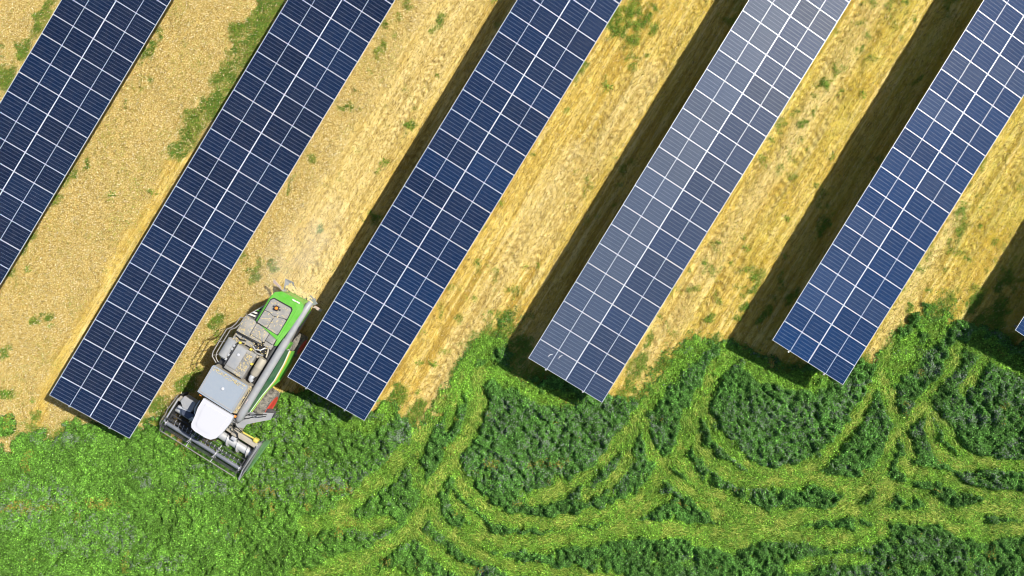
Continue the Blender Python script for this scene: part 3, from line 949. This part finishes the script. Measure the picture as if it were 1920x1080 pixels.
def prism(name, poly, z0, z1, mat, parent=comb, bevel=.03, top=None, seg=2):
    """upright prism over an outline in (s, f); top may be another outline for a tapering shape"""
    bm = bmesh.new()
    top = top or poly
    A = [bm.verts.new(V(s, f, z0)) for s, f in poly]
    zt = z1 if callable(z1) else (lambda s, f: z1)
    B = [bm.verts.new(V(s, f, zt(s, f))) for s, f in top]
    n = len(poly)
    bm.faces.new(A[::-1])
    bm.faces.new(B)
    for i in range(n): bm.faces.new((A[i], A[(i + 1) % n], B[(i + 1) % n], B[i]))
    return bm_done(name, bm, mat, parent, True, bevel, seg)


def tube(name, pts, r, mat, parent=comb, seg=10):
    bm = bmesh.new()
    bm_tube(bm, [V(*p) for p in pts], r, seg)
    return bm_done(name, bm, mat, parent, True)


def sheet(name, rows, mat, parent=comb, thick=.03):
    """a plate through a grid of (s,f,z) points with thickness"""
    bm = bmesh.new()
    g = [[bm.verts.new(V(*p)) for p in r] for r in rows]
    for A, B in zip(g[:-1], g[1:]):
        for i in range(len(A) - 1): bm.faces.new((A[i], A[i + 1], B[i + 1], B[i]))
    bmesh.ops.recalc_face_normals(bm, faces=bm.faces)
    bmesh.ops.solidify(bm, geom=bm.faces[:], thickness=thick)
    return bm_done(name, bm, mat, parent)


# chassis and hull
box('chassis', -.62, 1.32, -5.5, .9, .75, 1.55, DARK)
prism('hull', [(-.68, .5), (-.70, -3.6), (-.45, -5.6), (1.2, -5.6), (1.42, -3.6), (1.40, .5)], 1.5, 2.5, GREY)
# left side cladding: dark green above, cream and yellow stripes, bright green below; leaning outwards
for side in (1, -1):
    def q(s): return s if side == 1 else 2 * SC0 - s
    fs = [-3.35, -2.6, -1.6, -.6, .45]
    bul = [0, .10, .13, .0, -.08]
    sp = sheet('side_panel', [[(q(1.56 + b * .3), f, 2.42) for f, b in zip(fs, bul)], [(q(1.66 + b), f, 2.05) for f, b in zip(fs, bul)]], DGREEN)
    sheet('stripe', [[(q(1.672 + b), f, 2.047) for f, b in zip(fs, bul)], [(q(1.70 + b), f, 1.96) for f, b in zip(fs, bul)]], CREAM, sp)
    sheet('stripe', [[(q(1.704 + b), f, 1.953) for f, b in zip(fs, bul)], [(q(1.735 + b), f, 1.85) for f, b in zip(fs, bul)]], YELLOW, sp)
    so_ = [1.80, 1.96, 1.97, 1.66, 1.58]
    zl_ = [1.05, 1.02, 1.15, 1.86, 1.93]
    sheet('side_skirt', [[(q(1.74 + b), f, 2.0 if z_ > 1.5 else 1.845) for f, b, z_ in zip(fs, bul, zl_)], [(q(s_), f, (z_ + 1.85) / 2 + (.06 if z_ > 1.5 else 0)) for f, s_, z_ in zip(fs, so_, zl_)], [(q(s_ - .05), f, z_) for f, s_, z_ in zip(fs, so_, zl_)]], GREEN)
    box('rear_fender', q(1.42), q(1.58), -3.75, -3.38, 1.7, 2.35, GREEN)
# rear hood, green with a grey walkable top
hood = [(-.42, -3.95), (-.44, -5.35), (-.34, -5.72), (-.05, -5.93), (1.0, -6.0), (1.26, -5.9), (1.38, -5.6), (1.32, -4.6), (1.17, -3.4), (1.05, -3.35), (1.0, -3.9)]
prism('rear_hood', hood, 1.35, 2.9, GREEN, bevel=.09, seg=3)
hi = [(-.30, -3.92), (-.31, -5.3), (-.2, -5.46), (.82, -5.52), (.93, -5.4), (.95, -3.92)]
prism('hood_step', [(-.36, -3.96), (-.38, -5.5), (-.22, -5.7), (.9, -5.76), (1.08, -5.62), (1.06, -3.7), (.97, -3.7)], 2.86, 2.985, GREEN, bevel=.05, seg=3)
prism('hood_seam', [(-.33, -3.90), (-.335, -5.3), (-.21, -5.46), (.82, -5.51), (.93, -5.42), (.97, -4.9), (.97, -3.90)], 2.93, 2.992, BLACK, bevel=.004)
prism('hood_top_panel', [(-.28, -4.68), (-.29, -5.26), (-.19, -5.40), (.78, -5.44), (.88, -5.36), (.93, -4.87), (.45, -4.72), (.2, -4.64), (0, -4.72)], 2.97, 3.01, GREY, bevel=.01)
prism('hood_top_panel', [(-.28, -4.65), (0, -4.69), (.2, -4.61), (.29, -4.63), (.29, -3.95), (-.28, -3.95)], 2.97, 3.01, GREY, bevel=.01)
prism('hood_top_panel', [(.32, -4.64), (.45, -4.69), (.8, -4.80), (.93, -4.79), (.94, -4.0), (.90, -3.93), (.32, -3.93)], 2.97, 3.01, GREY, bevel=.01)
# amber beacon on its bracket
bb = box('beacon_bracket', .10, .30, -5.2, -4.96, 3.0, 3.10, BLACK, bevel=.01)
box('beacon_bracket', -.02, .42, -5.12, -5.05, 3.0, 3.07, DARK, bevel=.01)
bm = bmesh.new(); bm_tube(bm, [V(.2, -5.08, 3.1), V(.2, -5.08, 3.22), V(.2, -5.08, 3.28)], [.085, .08, .03], 14); bm_done('beacon', bm, ORANGE, comb, True)
for s_, f_ in ((.72, -5.86), (.95, -5.88)): box('rear_lamp', s_ - .1, s_ + .1, f_ - .04, f_ + .03, 2.91, 2.95, CREAM, bevel=.01)
# engine deck
box('engine_deck', -1.02, 1.15, -3.92, -.98, 2.45, 2.60, DARK)
for (s0, s1, f0, f1, z) in ((-1.0, -.33, -3.9, -2.98, 2.90), (-.30, .52, -3.88, -3.22, 2.93), (.55, .98, -3.88, -3.36, 2.94), (.55, 1.0, -3.32, -3.06, 2.86), (-1.0, -.62, -2.94, -2.52, 2.84), (-.58, .1, -3.16, -2.62, 2.82), (-.28, .4, -3.2, -2.98, 2.88)):
    box('deck_panel', s0, s1, f0, f1, 2.6, z, GREY, bevel=.015)
box('engine_block', .35, 1.02, -3.2, -2.5, 2.6, 2.72, BLACK)
tube('pipe', [(.15, -2.75, 2.9), (.35, -2.7, 3.0), (.6, -2.8, 3.0), (.72, -3.0, 2.86)], .035, BRIGHT)
tube('pipe', [(.3, -2.6, 2.85), (.5, -2.55, 2.95), (.85, -2.62, 2.95)], .05, GREY)
tube('pipe', [(.85, -3.05, 2.78), (.95, -2.85, 2.86), (1.02, -2.62, 2.9)], .045, TAN)
for s_, f_ in ((.5, -2.48), (.62, -2.42), (.74, -2.5), (.86, -2.44)): box('bracket', s_ - .05, s_ + .05, f_ - .06, f_ + .07, 2.6, 2.9, TAN, bevel=.02)
tube('pipe', [(-.9, -2.75, 2.88), (-.62, -2.72, 2.94), (-.3, -2.8, 2.9)], .03, BLACK)
tube('pipe', [(-.95, -2.95, 2.98), (.2, -3.0, 2.98)], .022, BLACK)
# chaff lying on the machine's upper decks
bm = bmesh.new()
for i in range(420):
    s_, f_, z_ = random.choice(((random.uniform(-.98, .5), random.uniform(-3.9, -3.0), 2.945), (random.uniform(-.25, .9), random.uniform(-5.4, -3.95), 3.02), (random.uniform(-.95, .9), random.uniform(-3.2, -2.5), 2.9),
                                (random.uniform(-.9, 1.0), random.uniform(-.95, -.75), 3.33), (random.uniform(1.1, 1.25), random.uniform(-1.0, .6), 3.06), (random.uniform(.1, .5), random.uniform(-2.5, -1.1), 3.17)))
    bm_box(bm, V(s_, f_, z_), (random.uniform(.04, .11), random.uniform(.012, .03), .006), Matrix.Rotation(random.uniform(0, 3.14), 3, 'Z'))
cf = bm_done('chaff', bm, STRAWM, comb)
cf['kind'] = 'stuff'
# rotating dust screen barrel
tube('dust_screen', [(-.92, -2.52, 2.78), (-.92, -2.46, 2.78), (-.92, -1.5, 2.78), (-.92, -1.42, 2.78)], [.20, .29, .29, .20], LGREY, seg=20)
box('screen_duct', -.66, -.54, -2.45, -1.2, 2.6, 3.0, DARK)
for f_ in (-2.3, -2.1, -1.75, -1.5): box('latch', -.72, -.62, f_ - .06, f_ + .06, 2.98, 3.05, BRIGHT, bevel=.01)
# cooler housing with slatted half
ch = box('cooler_housing', -.52, .58, -2.52, -1.08, 2.6, 3.12, GREY, bevel=.03)
cp = box('cooler_cover', -.49, .06, -2.46, -1.3, 3.12, 3.16, LGREY, bevel=.015)
for i in range(10):
    f_ = -2.40 + i * .115
    box('slat', .10, .50, f_, f_ + .085, 3.12, 3.155, GREY, ch, .008)
box('cooler_lip', -.49, .54, -1.27, -1.12, 3.12, 3.165, GREY, ch, .01)
for s_, f_ in ((.2, -2.62), (.62, -2.0), (-.45, -2.62)): box('lamp', s_ - .06, s_ + .06, f_ - .05, f_ + .05, 3.0, 3.2, YELLOW, bevel=.02)
bm = bmesh.new(); bm_tube(bm, [V(-.2, -2.05, 3.16), V(-.2, -2.05, 3.2), V(-.2, -2.05, 3.215)], [.075, .06, .02], 14); bm_done('antenna_dome', bm, WHITE, comb, True)
# silencer and its bright elbow
tube('silencer', [(.95, -2.5, 2.93), (.95, -2.42, 2.93), (.95, -2.0, 2.93), (.95, -1.99, 2.93), (.95, -1.96, 2.93), (.95, -1.6, 2.93), (.95, -1.5, 2.93)], [.17, .215, .215, .23, .215, .215, .16], TAN, seg=18)
tube('exhaust_elbow', [(.95, -1.5, 2.95), (.93, -1.38, 2.99), (.94, -1.26, 2.96), (1.02, -1.2, 2.9)], [.13, .13, .12, .11], BRIGHT, seg=14)
box('silencer_bay', .62, 1.2, -2.5, -1.1, 2.5, 2.66, BLACK)
# hand rails around the deck
for dz, off in ((3.55, 0), (3.25, .09)):
    tube('handrail', [(-1.0 + off, -3.85, dz), (-1.02 + off, -3.45, dz), (-1.12 + off, -3.15, dz), (-1.28 + off, -2.95, dz), (-1.28 + off, -2.2, dz), (-1.27 + off, -1.62, dz), (-1.2 + off, -1.40, dz), (-1.0, -1.30, dz), (-.85, -1.22, dz)], .026, RAIL, seg=8)
for f_, s_ in ((-3.8, -1.0), (-3.05, -1.2), (-2.2, -1.28), (-1.45, -1.2)):
    tube('rail_post', [(s_, f_, 3.55), (s_ + .06, f_, 2.6), (s_ + .3, f_, 2.5)], .022, RAIL, seg=8)
tube('handrail', [(-.95, -3.0, 3.02), (-.2, -3.05, 3.02), (.5, -3.1, 3.02)], .02, BLACK, seg=8)
# slatted steps at the rear right
stp = sheet('step_frame', [[(-1.12, -3.7, 2.3), (-.50, -4.95, 1.95)], [(-.50, -3.72, 2.32), (-.46, -4.95, 1.97)]], BLACK)
for i in range(7):
    t = i / 6.5
    a0, b0 = (-1.12 + .62 * t, -3.72 - 1.2 * t), (-.47, -3.84 - 1.13 * t)
    sheet('step_slat', [[(a0[0], a0[1], 2.42 - .36 * t), (b0[0], b0[1], 2.44 - .36 * t)], [(a0[0] + .03, a0[1] - .09, 2.44 - .36 * t), (b0[0], b0[1] - .09, 2.46 - .36 * t)]], GREEN if i in (3, 4) else CREAM, stp, .02)
tube('step_rail', [(-1.16, -3.66, 2.5), (-.50, -5.0, 2.1)], .02, BRIGHT, seg=6)
# grain tank with its cover
prism('grain_tank', [(-.98, .60), (-.98, -.98), (1.40, -1.05), (1.40, .66)], 2.45, 3.2, TAN, top=[(-.95, .6), (-.95, -.96), (1.06, -.98), (1.08, .62)], bevel=.02)
prism('tank_cover', [(-.97, .60), (-1.0, -.90), (-.96, -.98), (1.02, -1.0), (1.10, -.9), (1.10, .62)], 3.2, 3.30, BLUEGREY, bevel=.035)
bm = bmesh.new(); bm_tube(bm, [V(.06, -.2, 3.30), V(.06, -.2, 3.34), V(.06, -.2, 3.365)], [.085, .07, .025], 16); bm_done('antenna_dome', bm, WHITE, comb, True)
for rr_ in (('cover_rim', -.93, 1.05, -.93, -.86), ('cover_rim', -.93, 1.05, .47, .53)):
    box(rr_[0], rr_[1], rr_[2], rr_[3], rr_[4], 3.295, 3.315, LGREY, bevel=.006)
for rr_ in ((-.95, -.89), (1.02, 1.07)): box('cover_rim', rr_[0], rr_[1], -.85, .465, 3.295, 3.313, LGREY, bevel=.006)
box('tank_front_edge', -.95, 1.10, .615, .68, 2.6, 3.22, BLACK)
# unloading auger along the left side
tube('unloading_auger', [(1.44, .95, 2.62), (1.44, .78, 2.78), (1.45, .4, 2.84), (1.44, -2.0, 2.82), (1.43, -3.9, 2.78), (1.43, -3.92, 2.78)], [.14, .19, .20, .20, .20, .18], LGREY, seg=18)
tube('auger_spout', [(1.43, -3.9, 2.78), (1.43, -5.6, 2.74), (1.43, -6.0, 2.70), (1.43, -6.16, 2.60)], [.165, .165, .165, .13], LGREY, seg=18)
box('auger_boot', 1.20, 1.55, .35, 1.0, 2.1, 2.72, LGREY, bevel=.06)
box('warning_plate', 1.36, 1.50, -.35, -.05, 3.005, 3.025, PINK, bevel=.004)
tube('hydraulic_hose', [(1.27, -1.1, 3.06), (1.20, -.6, 3.02), (1.19, .2, 2.98)], .022, BLACK, seg=6)
# cab
roof = [(-.50, .70), (1.27, .68), (1.31, 1.05), (1.22, 1.75), (1.10, 2.10), (.90, 2.30), (.62, 2.36), (-.02, 2.36), (-.24, 2.30), (-.36, 2.12), (-.40, 1.75), (-.50, 1.25)]
cabp = [(-.42, .70), (1.20, .70), (1.24, 1.1), (1.12, 1.75), (.85, 2.12), (-.08, 2.14), (-.30, 1.78), (-.42, 1.2)]
prism('cab', cabp, 1.6, 3.16, GLASS, bevel=.03, top=[(s * .97 + .01, f) for s, f in cabp])
prism('cab_roof', roof, 3.17, 3.36, WHITE, bevel=.085, seg=4)
prism('roof_crown', [(.40 + (s - .40) * .72, 1.45 + (f - 1.45) * .72) for s, f in roof], 3.34, 3.40, WHITE, bevel=.055, seg=4)
for s_, f_ in ((-.78, .70), (1.28, .72)): box('indicator', s_ - .07, s_ + .07, f_ - .05, f_ + .06, 3.02, 3.14, ORANGE, bevel=.02)
for s_ in (-.62, 1.42):
    box('mirror', s_ - .10, s_ + .10, 1.0, 1.09, 2.4, 2.8, DARK, bevel=.03)
    tube('mirror_arm', [(.40 + (s_ - .4) * .8, 1.0, 2.9), (s_, 1.04, 2.82)], .018, BLACK, seg=6)
# access platform and railings on the driver's left
plat = [sf(a, b, 1.65) for a, b in ((441, 791), (453, 775), (475, 772), (513, 775), (507, 787), (480, 792), (462, 796), (457, 803), (444, 801))]
pf = prism('access_platform', plat, 1.58, 1.66, LGREY, bevel=.012)
tube('platform_rail', [(*sf(453, 783, 2.3), 2.3), (*sf(468, 776, 2.3), 2.3), (*sf(484, 777, 2.3), 2.3), (*sf(480, 781, 2.2), 2.2), (*sf(464, 785, 2.2), 2.2), (*sf(453, 784, 2.25), 2.25)], .024, BLACK, pf, 8)
tube('platform_rail', [(*sf(482, 777, 2.2), 2.2), (*sf(500, 777, 2.2), 2.2), (*sf(498, 781, 2.1), 2.1), (*sf(484, 782, 2.1), 2.1)], .022, BLACK, pf, 8)
tube('rail_post', [(*sf(468, 779, 1.65), 1.65), (*sf(468, 776, 2.3), 2.3)], .02, BLACK, pf, 8)
for i in range(3):
    a0 = sf(498 + i * 5, 776 + i * 1, 1.3 - .35 * i)
    box('ladder_step', a0[0] - .18, a0[0] + .18, a0[1] - .3, a0[1] + .1, 1.26 - .35 * i, 1.30 - .35 * i, DARK, bevel=.01)


# wheels
def wheel(name, s, f, R, W, red_out, outer):
    w = bpy.data.objects.new(name, None)
    COL.objects.link(w)
    w.parent = comb
    w.location = V(s, f, R - .03)
    prof = [(-.5 * W, .64 * R), (-.52 * W, .80 * R), (-.46 * W, .92 * R), (-.30 * W, .965 * R), (.30 * W, .965 * R), (.46 * W, .92 * R), (.52 * W, .80 * R), (.5 * W, .62 * R)]
    N = 40
    bm = bmesh.new()
    rings = [[bm.verts.new((x_, r_ * math.cos(2 * math.pi * k / N), r_ * math.sin(2 * math.pi * k / N))) for k in range(N)] for x_, r_ in prof]
    for A, B in zip(rings, rings[1:] + rings[:1]):
        for k in range(N): bm.faces.new((A[k], A[(k + 1) % N], B[(k + 1) % N], B[k]))
    NL = 20
    for k in range(NL):
        for sd in (-1, 1):
            t0 = 2 * math.pi * (k + (.5 if sd > 0 else 0)) / NL
            pts = []
            for u in range(4):
                x_ = sd * W * (.02 + .15 * u)
                tt = t0 + .085 * u
                pts.append((x_, tt))
            lo = [[], []]
            for (x_, tt) in pts:
                for e in (0, 1):
                    rr2 = R if abs(x_) < .4 * W else .955 * R
                    ta = tt + (e - .5) * .085
                    lo[e].append((bm.verts.new((x_, (R * .93) * math.cos(ta), (R * .93) * math.sin(ta))), bm.verts.new((x_, rr2 * math.cos(ta), rr2 * math.sin(ta)))))
            for u in range(3):
                bm.faces.new((lo[0][u][1], lo[0][u + 1][1], lo[1][u + 1][1], lo[1][u][1]))
                for e in (0, 1): bm.faces.new((lo[e][u][0], lo[e][u + 1][0], lo[e][u + 1][1], lo[e][u][1]))
            bm.faces.new((lo[0][0][0], lo[0][0][1], lo[1][0][1], lo[1][0][0]))
            bm.faces.new((lo[0][3][0], lo[0][3][1], lo[1][3][1], lo[1][3][0]))
    bm_done('tyre', bm, RUBBER, w, True)
    bm = bmesh.new()
    xo = outer * .5 * W
    prof2 = [(-xo, .60 * R), (-xo, .66 * R), (xo * .2, .58 * R), (xo * 1.02, .72 * R), (xo * 1.08, .69 * R), (xo * 1.0, .60 * R), (xo * .86, .44 * R), (xo * .90, .34 * R), (xo * 1.02, .22 * R), (xo * 1.02, .02)]
    rings = [[bm.verts.new((x_, r_ * math.cos(2 * math.pi * k / 28), r_ * math.sin(2 * math.pi * k / 28))) for k in range(28)] for x_, r_ in prof2]
    for A, B in zip(rings[:-1], rings[1:]):
        for k in range(28): bm.faces.new((A[k], A[(k + 1) % 28], B[(k + 1) % 28], B[k]))
    bm.faces.new(rings[-1]); bm.faces.new(rings[0])
    bm_done('rim', bm, RED, w, True)
    return w


wheel('front_wheel', 1.82, .02, .93, .66, RED, -1)
wheel('front_wheel', 2 * SC0 - 1.82, .02, .93, .66, RED, 1)
wheel('rear_wheel', 1.60, -3.55, .64, .48, RED, -1)
wheel('rear_wheel', 2 * SC0 - 1.60, -3.55, .64, .48, RED, 1)
tube('front_axle', [(-1.2, .02, .9), (1.9, .02, .9)], .14, DARK)
tube('rear_axle', [(-.95, -3.55, .62), (1.65, -3.55, .62)], .10, DARK)
box('wheel_drive', 1.30, 1.5, -3.4, -3.05, .9, 1.5, BRIGHT, bevel=.05)
# straw chopper and spreader at the tail
prism('chopper_tray', [(-.55, -6.22), (-.42, -5.72), (1.22, -5.78), (1.46, -6.02), (1.30, -6.28)], 1.32, 1.42, GREY, bevel=.02)
sheet('spreader_wing', [[(-.62, -6.38, 1.58), (-.45, -5.9, 1.44)], [(-.12, -6.45, 1.62), (.05, -6.18, 1.44)]], LGREY)
sheet('spreader_wing', [[(1.0, -6.34, 1.56), (.85, -6.06, 1.44)], [(1.56, -6.15, 1.60), (1.28, -5.82, 1.44)]], LGREY)
bm = bmesh.new()
for i in range(170):
    s_, f_ = random.uniform(-.35, 1.2), random.uniform(-6.3, -5.92)
    a_ = random.uniform(0, 3.14)
    R = Matrix.Rotation(a_, 3, 'Z') @ Matrix.Rotation(random.gauss(0, .3), 3, 'Y')
    bm_box(bm, V(s_, f_, 1.44 + random.uniform(0, .12)), (random.uniform(.10, .26), random.uniform(.03, .07), .012), R)
so = bm_done('chopped_straw', bm, STRAWM, comb)
so['kind'] = 'stuff'
sheet('side_flap', [[(-.62, -5.85, 1.35), (-.60, -5.72, 1.3)], [(-1.2, -5.98, 1.25), (-1.16, -5.80, 1.2)]], PINK)
sheet('side_flap', [[(1.42, -5.95, 1.35), (1.40, -5.80, 1.3)], [(1.86, -5.95, 1.25), (1.84, -5.80, 1.2)]], PINK)
tube('flap_arm', [(-.2, -5.7, 1.5), (-.75, -5.8, 1.38)], .035, TAN)
tube('flap_arm', [(1.2, -5.8, 1.5), (1.6, -5.88, 1.38)], .03, TAN)

# ------------------------------------------------------------------ the header (one part, its pieces are sub-parts)
hb = -2.22
he = 2.66
header = prism('header', [(hb, 2.15), (he, 2.15), (he, 3.95), (hb, 3.95)], .24, .30, DARK, bevel=.01)
box('back_wall', hb, he, 2.05, 2.13, .3, 1.12, TAN, header, .01)
box('top_beam', hb, he, 1.93, 2.22, 1.12, 1.24, TAN, header, .02)
box('knife_bar', hb, he, 3.95, 4.06, .22, .27, DARK, header, .01)
# intake auger with its flighting
tube('auger_drum', [(hb + .05, 2.74, .66), (he - .05, 2.74, .66)], .24, BRIGHT, header, 18)
bm = bmesh.new()
for s0, s1, sg in ((hb + .1, .0, 1), (he - .1, .75, -1)):
    n = int(abs(s1 - s0) / .045)
    prev = None
    for i in range(n + 1):
        s_ = s0 + (s1 - s0) * i / n
        a_ = sg * 2 * math.pi * (s_ / .62)
        cu = [bm.verts.new(V(s_ + dd, 2.74 + r_ * math.cos(a_), .66 + r_ * math.sin(a_))) for r_, dd in ((.23, -.012), (.37, -.012), (.37, .012), (.23, .012))]
        if prev:
            for q in range(4): bm.faces.new((prev[q], prev[(q + 1) % 4], cu[(q + 1) % 4], cu[q]))
        prev = cu
bm_done('auger_flight', bm, BRIGHT, header, True)
# end plates and green outer divider
prism('end_plate', [(he, 1.9), (he + .14, 1.88), (he + .12, 3.6), (he + .02, 4.42), (he - .06, 4.35), (he - .02, 3.5)], .2, lambda s, f: 1.12 if f < 3.7 else .5, LGREY, header, .02)
prism('divider', [(he + .15, 1.78), (he + .36, 1.70), (he + .30, 2.9), (he + .17, 3.9), (he + .135, 3.6)], .15, lambda s, f: .95 if f < 3.5 else .6, paint('pale_green_cover', (.13, .33, .11), .5, 0, .3, (.36, .42, .27)), header, .05)
prism('end_plate', [(hb, 1.9), (hb - .10, 1.9), (hb - .10, 3.7), (hb - .03, 4.42), (hb + .05, 4.35), (hb + .02, 3.5)], .2, lambda s, f: 1.05 if f < 3.7 else .5, DARK, header, .02)
tube('divider_rod', [(hb - .16, 2.0, 1.1), (hb - .26, 3.0, 1.05), (hb - .16, 4.3, .7)], .025, RAIL, header, 8)
tube('divider_rod', [(hb - .30, 3.4, .9), (hb - .34, 3.9, .75), (hb - .12, 4.35, .6)], .02, RAIL, header, 8)
tube('divider_rod', [(he + .03, 4.40, .5), (he - .02, 3.4, 1.16), (he + .02, 2.0, 1.2)], .02, BRIGHT, header, 8)
# reel
rc = (3.56, 1.22)
rR = .50
tube('reel_tube', [(hb + .06, rc[0], rc[1]), (he - .08, rc[0], rc[1])], .105, paint('reel_paint', (.20, .215, .25), .35, .4, .2, (.4, .38, .34)), header, 16)
NB = 6
spid = [hb + .12, hb + 1.70, hb + 3.25, he - .16]
for i in range(NB):
    a_ = 2 * math.pi * i / NB + .28
    fb, zb = rc[0] + rR * math.cos(a_), rc[1] + rR * math.sin(a_)
    tube('reel_bar', [(hb + .08, fb, zb), (he - .1, fb, zb)], .024, RAIL if i == 0 else DARK, header, 8)
    bm = bmesh.new()
    s_ = hb + .2
    while s_ < he - .15:
        bm_tube(bm, [V(s_, fb, zb), V(s_, fb - .03, zb - .13), V(s_, fb - .09, zb - .27)], .008, 5)
        s_ += .13
    o = bm_done('tines', bm, DARK, header)
    o['kind'] = 'stuff'
for s_ in spid:
    for i in range(NB):
        a_ = 2 * math.pi * i / NB + .28
        bm = bmesh.new()
        p0, p1 = V(s_, rc[0], rc[1]), V(s_, rc[0] + rR * math.cos(a_), rc[1] + rR * math.sin(a_))
        bm_box(bm, (p0 + p1) / 2, (.035, rR, .05), Matrix.Rotation(a_, 3, 'X'))
        bm_done('spider_arm', bm, BRIGHT if s_ == spid[1] or s_ == spid[2] else DARK, header)
    tube('spider_hub', [(s_ - .03, rc[0], rc[1]), (s_ + .03, rc[0], rc[1])], .15, BRIGHT, header, 12)
# thin crop lifters seen as pale rungs behind the reel tube
for i in range(17):
    s_ = hb + .55 + i * .245
    tube('rung', [(s_, 3.47, 1.24), (s_, 3.24, 1.36), (s_, 3.12, 1.38)], .017, WHITE, header, 5)
tube('reel_arm', [(hb - .02, 2.1, 1.2), (hb - .02, 3.56, 1.24)], .05, LGREY, header, 8)
tube('reel_arm', [(he - .02, 2.1, 1.2), (he - .02, 3.56, 1.24)], .05, DARK, header, 8)
# drive train on the header's left end
tube('drive_shaft', [(1.55, 1.82, 1.28), (2.45, 1.80, 1.22)], .04, YELLOW, header, 10)
box('shaft_guard', 2.36, 2.62, 1.70, 1.92, 1.1, 1.38, YELLOW, header, .05)
box('gear_case', 1.15, 1.5, 1.7, 2.25, .7, 1.3, TAN, header, .05)
tube('hydraulic_hose', [(1.0, 1.6, 1.6), (1.25, 1.85, 1.66), (1.5, 1.95, 1.5), (1.6, 2.2, 1.3)], .03, BLACK, header, 8)
tube('hydraulic_hose', [(1.1, 1.5, 1.7), (1.4, 1.6, 1.78), (1.7, 1.75, 1.5)], .025, BLACK, header, 8)
box('coupler', 1.25, 1.55, 2.3, 2.5, .9, 1.2, BRIGHT, header, .03)
# right end boxes
prism('reel_motor_box', [(-1.95, 1.75), (-1.25, 1.75), (-1.2, 2.25), (-1.7, 2.35), (-2.0, 2.1)], .9, 1.45, LGREY, header, .04)
prism('guard_plate', [(-1.75, 2.45), (-1.0, 2.4), (-1.2, 2.75), (-1.6, 2.72)], 1.0, 1.30, paint('guard_blue', (.05, .07, .12), .4, .3, .15), header, .02)
prism('guard_plate', [(-1.2, 2.62), (-.62, 2.40), (-.62, 2.85)], .95, 1.2, CREAM, header, .02)
prism('guard_plate', [(-2.0, 2.38), (-1.3, 2.28), (-1.25, 2.36), (-1.95, 2.5)], 1.2, 1.36, BRIGHT, header, .02)
tube('hydraulic_hose', [(-1.1, 1.5, 1.55), (-1.1, 1.95, 1.6), (-1.0, 2.3, 1.4)], .03, BRIGHT, header, 8)
# feeder house
prism('feeder_house', [(-.35, .9), (1.05, .9), (1.05, 2.2), (-.35, 2.2)], .55, lambda s, f: 1.9 - .55 * (f - .9), TAN, bevel=.02)
# cut crop lying in the header pan
n = 2600
x = rng.uniform(hb + .1, he - .1, n); y = rng.uniform(2.3, 3.95, n)
a, b = axes(n, rng.uniform(0, 6.28, n), rng.normal(0, .3, n), rng.normal(0, .5, n), rng.uniform(.1, .24, n), rng.uniform(.02, .05, n))
cen = np.stack([-(x - SC0), y, .32 + rng.uniform(0, .12, n)], 1)
gmix = np.clip((x - .2) / 1.2, 0, 1)[:, None]
col = (np.array([.16, .11, .03]) * (1 - gmix) + np.array([.10, .19, .025]) * gmix) * rng.uniform(.5, 1.3, (n, 1))
cc = quads('cut_crop', cen, a, b, col, LEAF)
cc.parent = header
cc['kind'] = 'stuff'

# ------------------------------------------------------------------ dust and chaff hanging behind the spreader
bm = bmesh.new()
bmesh.ops.create_icosphere(bm, subdivisions=3, radius=1.0)
dw = at(560, 480, 1.2)
for v in bm.verts:
    v.co = Vector((v.co.x * 4.6, v.co.y * 2.3, v.co.z * .95))
k = NT('dust')
k.n.remove(k.p)
vol = k.new('ShaderNodeVolumePrincipled')
vol.inputs['Color'].default_value = (1.0, .95, .82, 1)
tc = k.obj()
ln = k.new('ShaderNodeVectorMath', operation='LENGTH')
mpd = k.new('ShaderNodeMapping')
mpd.inputs['Scale'].default_value = (1 / 4.6, 1 / 2.3, 1 / .95)
k.l(tc, mpd.inputs[0]); k.l(mpd.outputs[0], ln.inputs[0])
fall = k.math('SUBTRACT', 1.0, ln.outputs['Value'], clamp=True)
den = k.math('MULTIPLY', k.math('MULTIPLY', fall, k.ramp(k.noise(.9, 3, .6, tc), [(.35, .1), (.65, 1)])), .24)
k.l(den, vol.inputs['Density'])
vol.inputs['Anisotropy'].default_value = -.35
k.l(vol.outputs[0], k.out.inputs['Volume'])
dust = bm_done('dust', bm, k.m)
dust.location = (dw[0], dw[1], 1.0)
dust.rotation_euler = (0, 0, AL)
tag(dust, 'thin pale dust cloud drifting behind the harvester', 'dust', None, 'stuff')
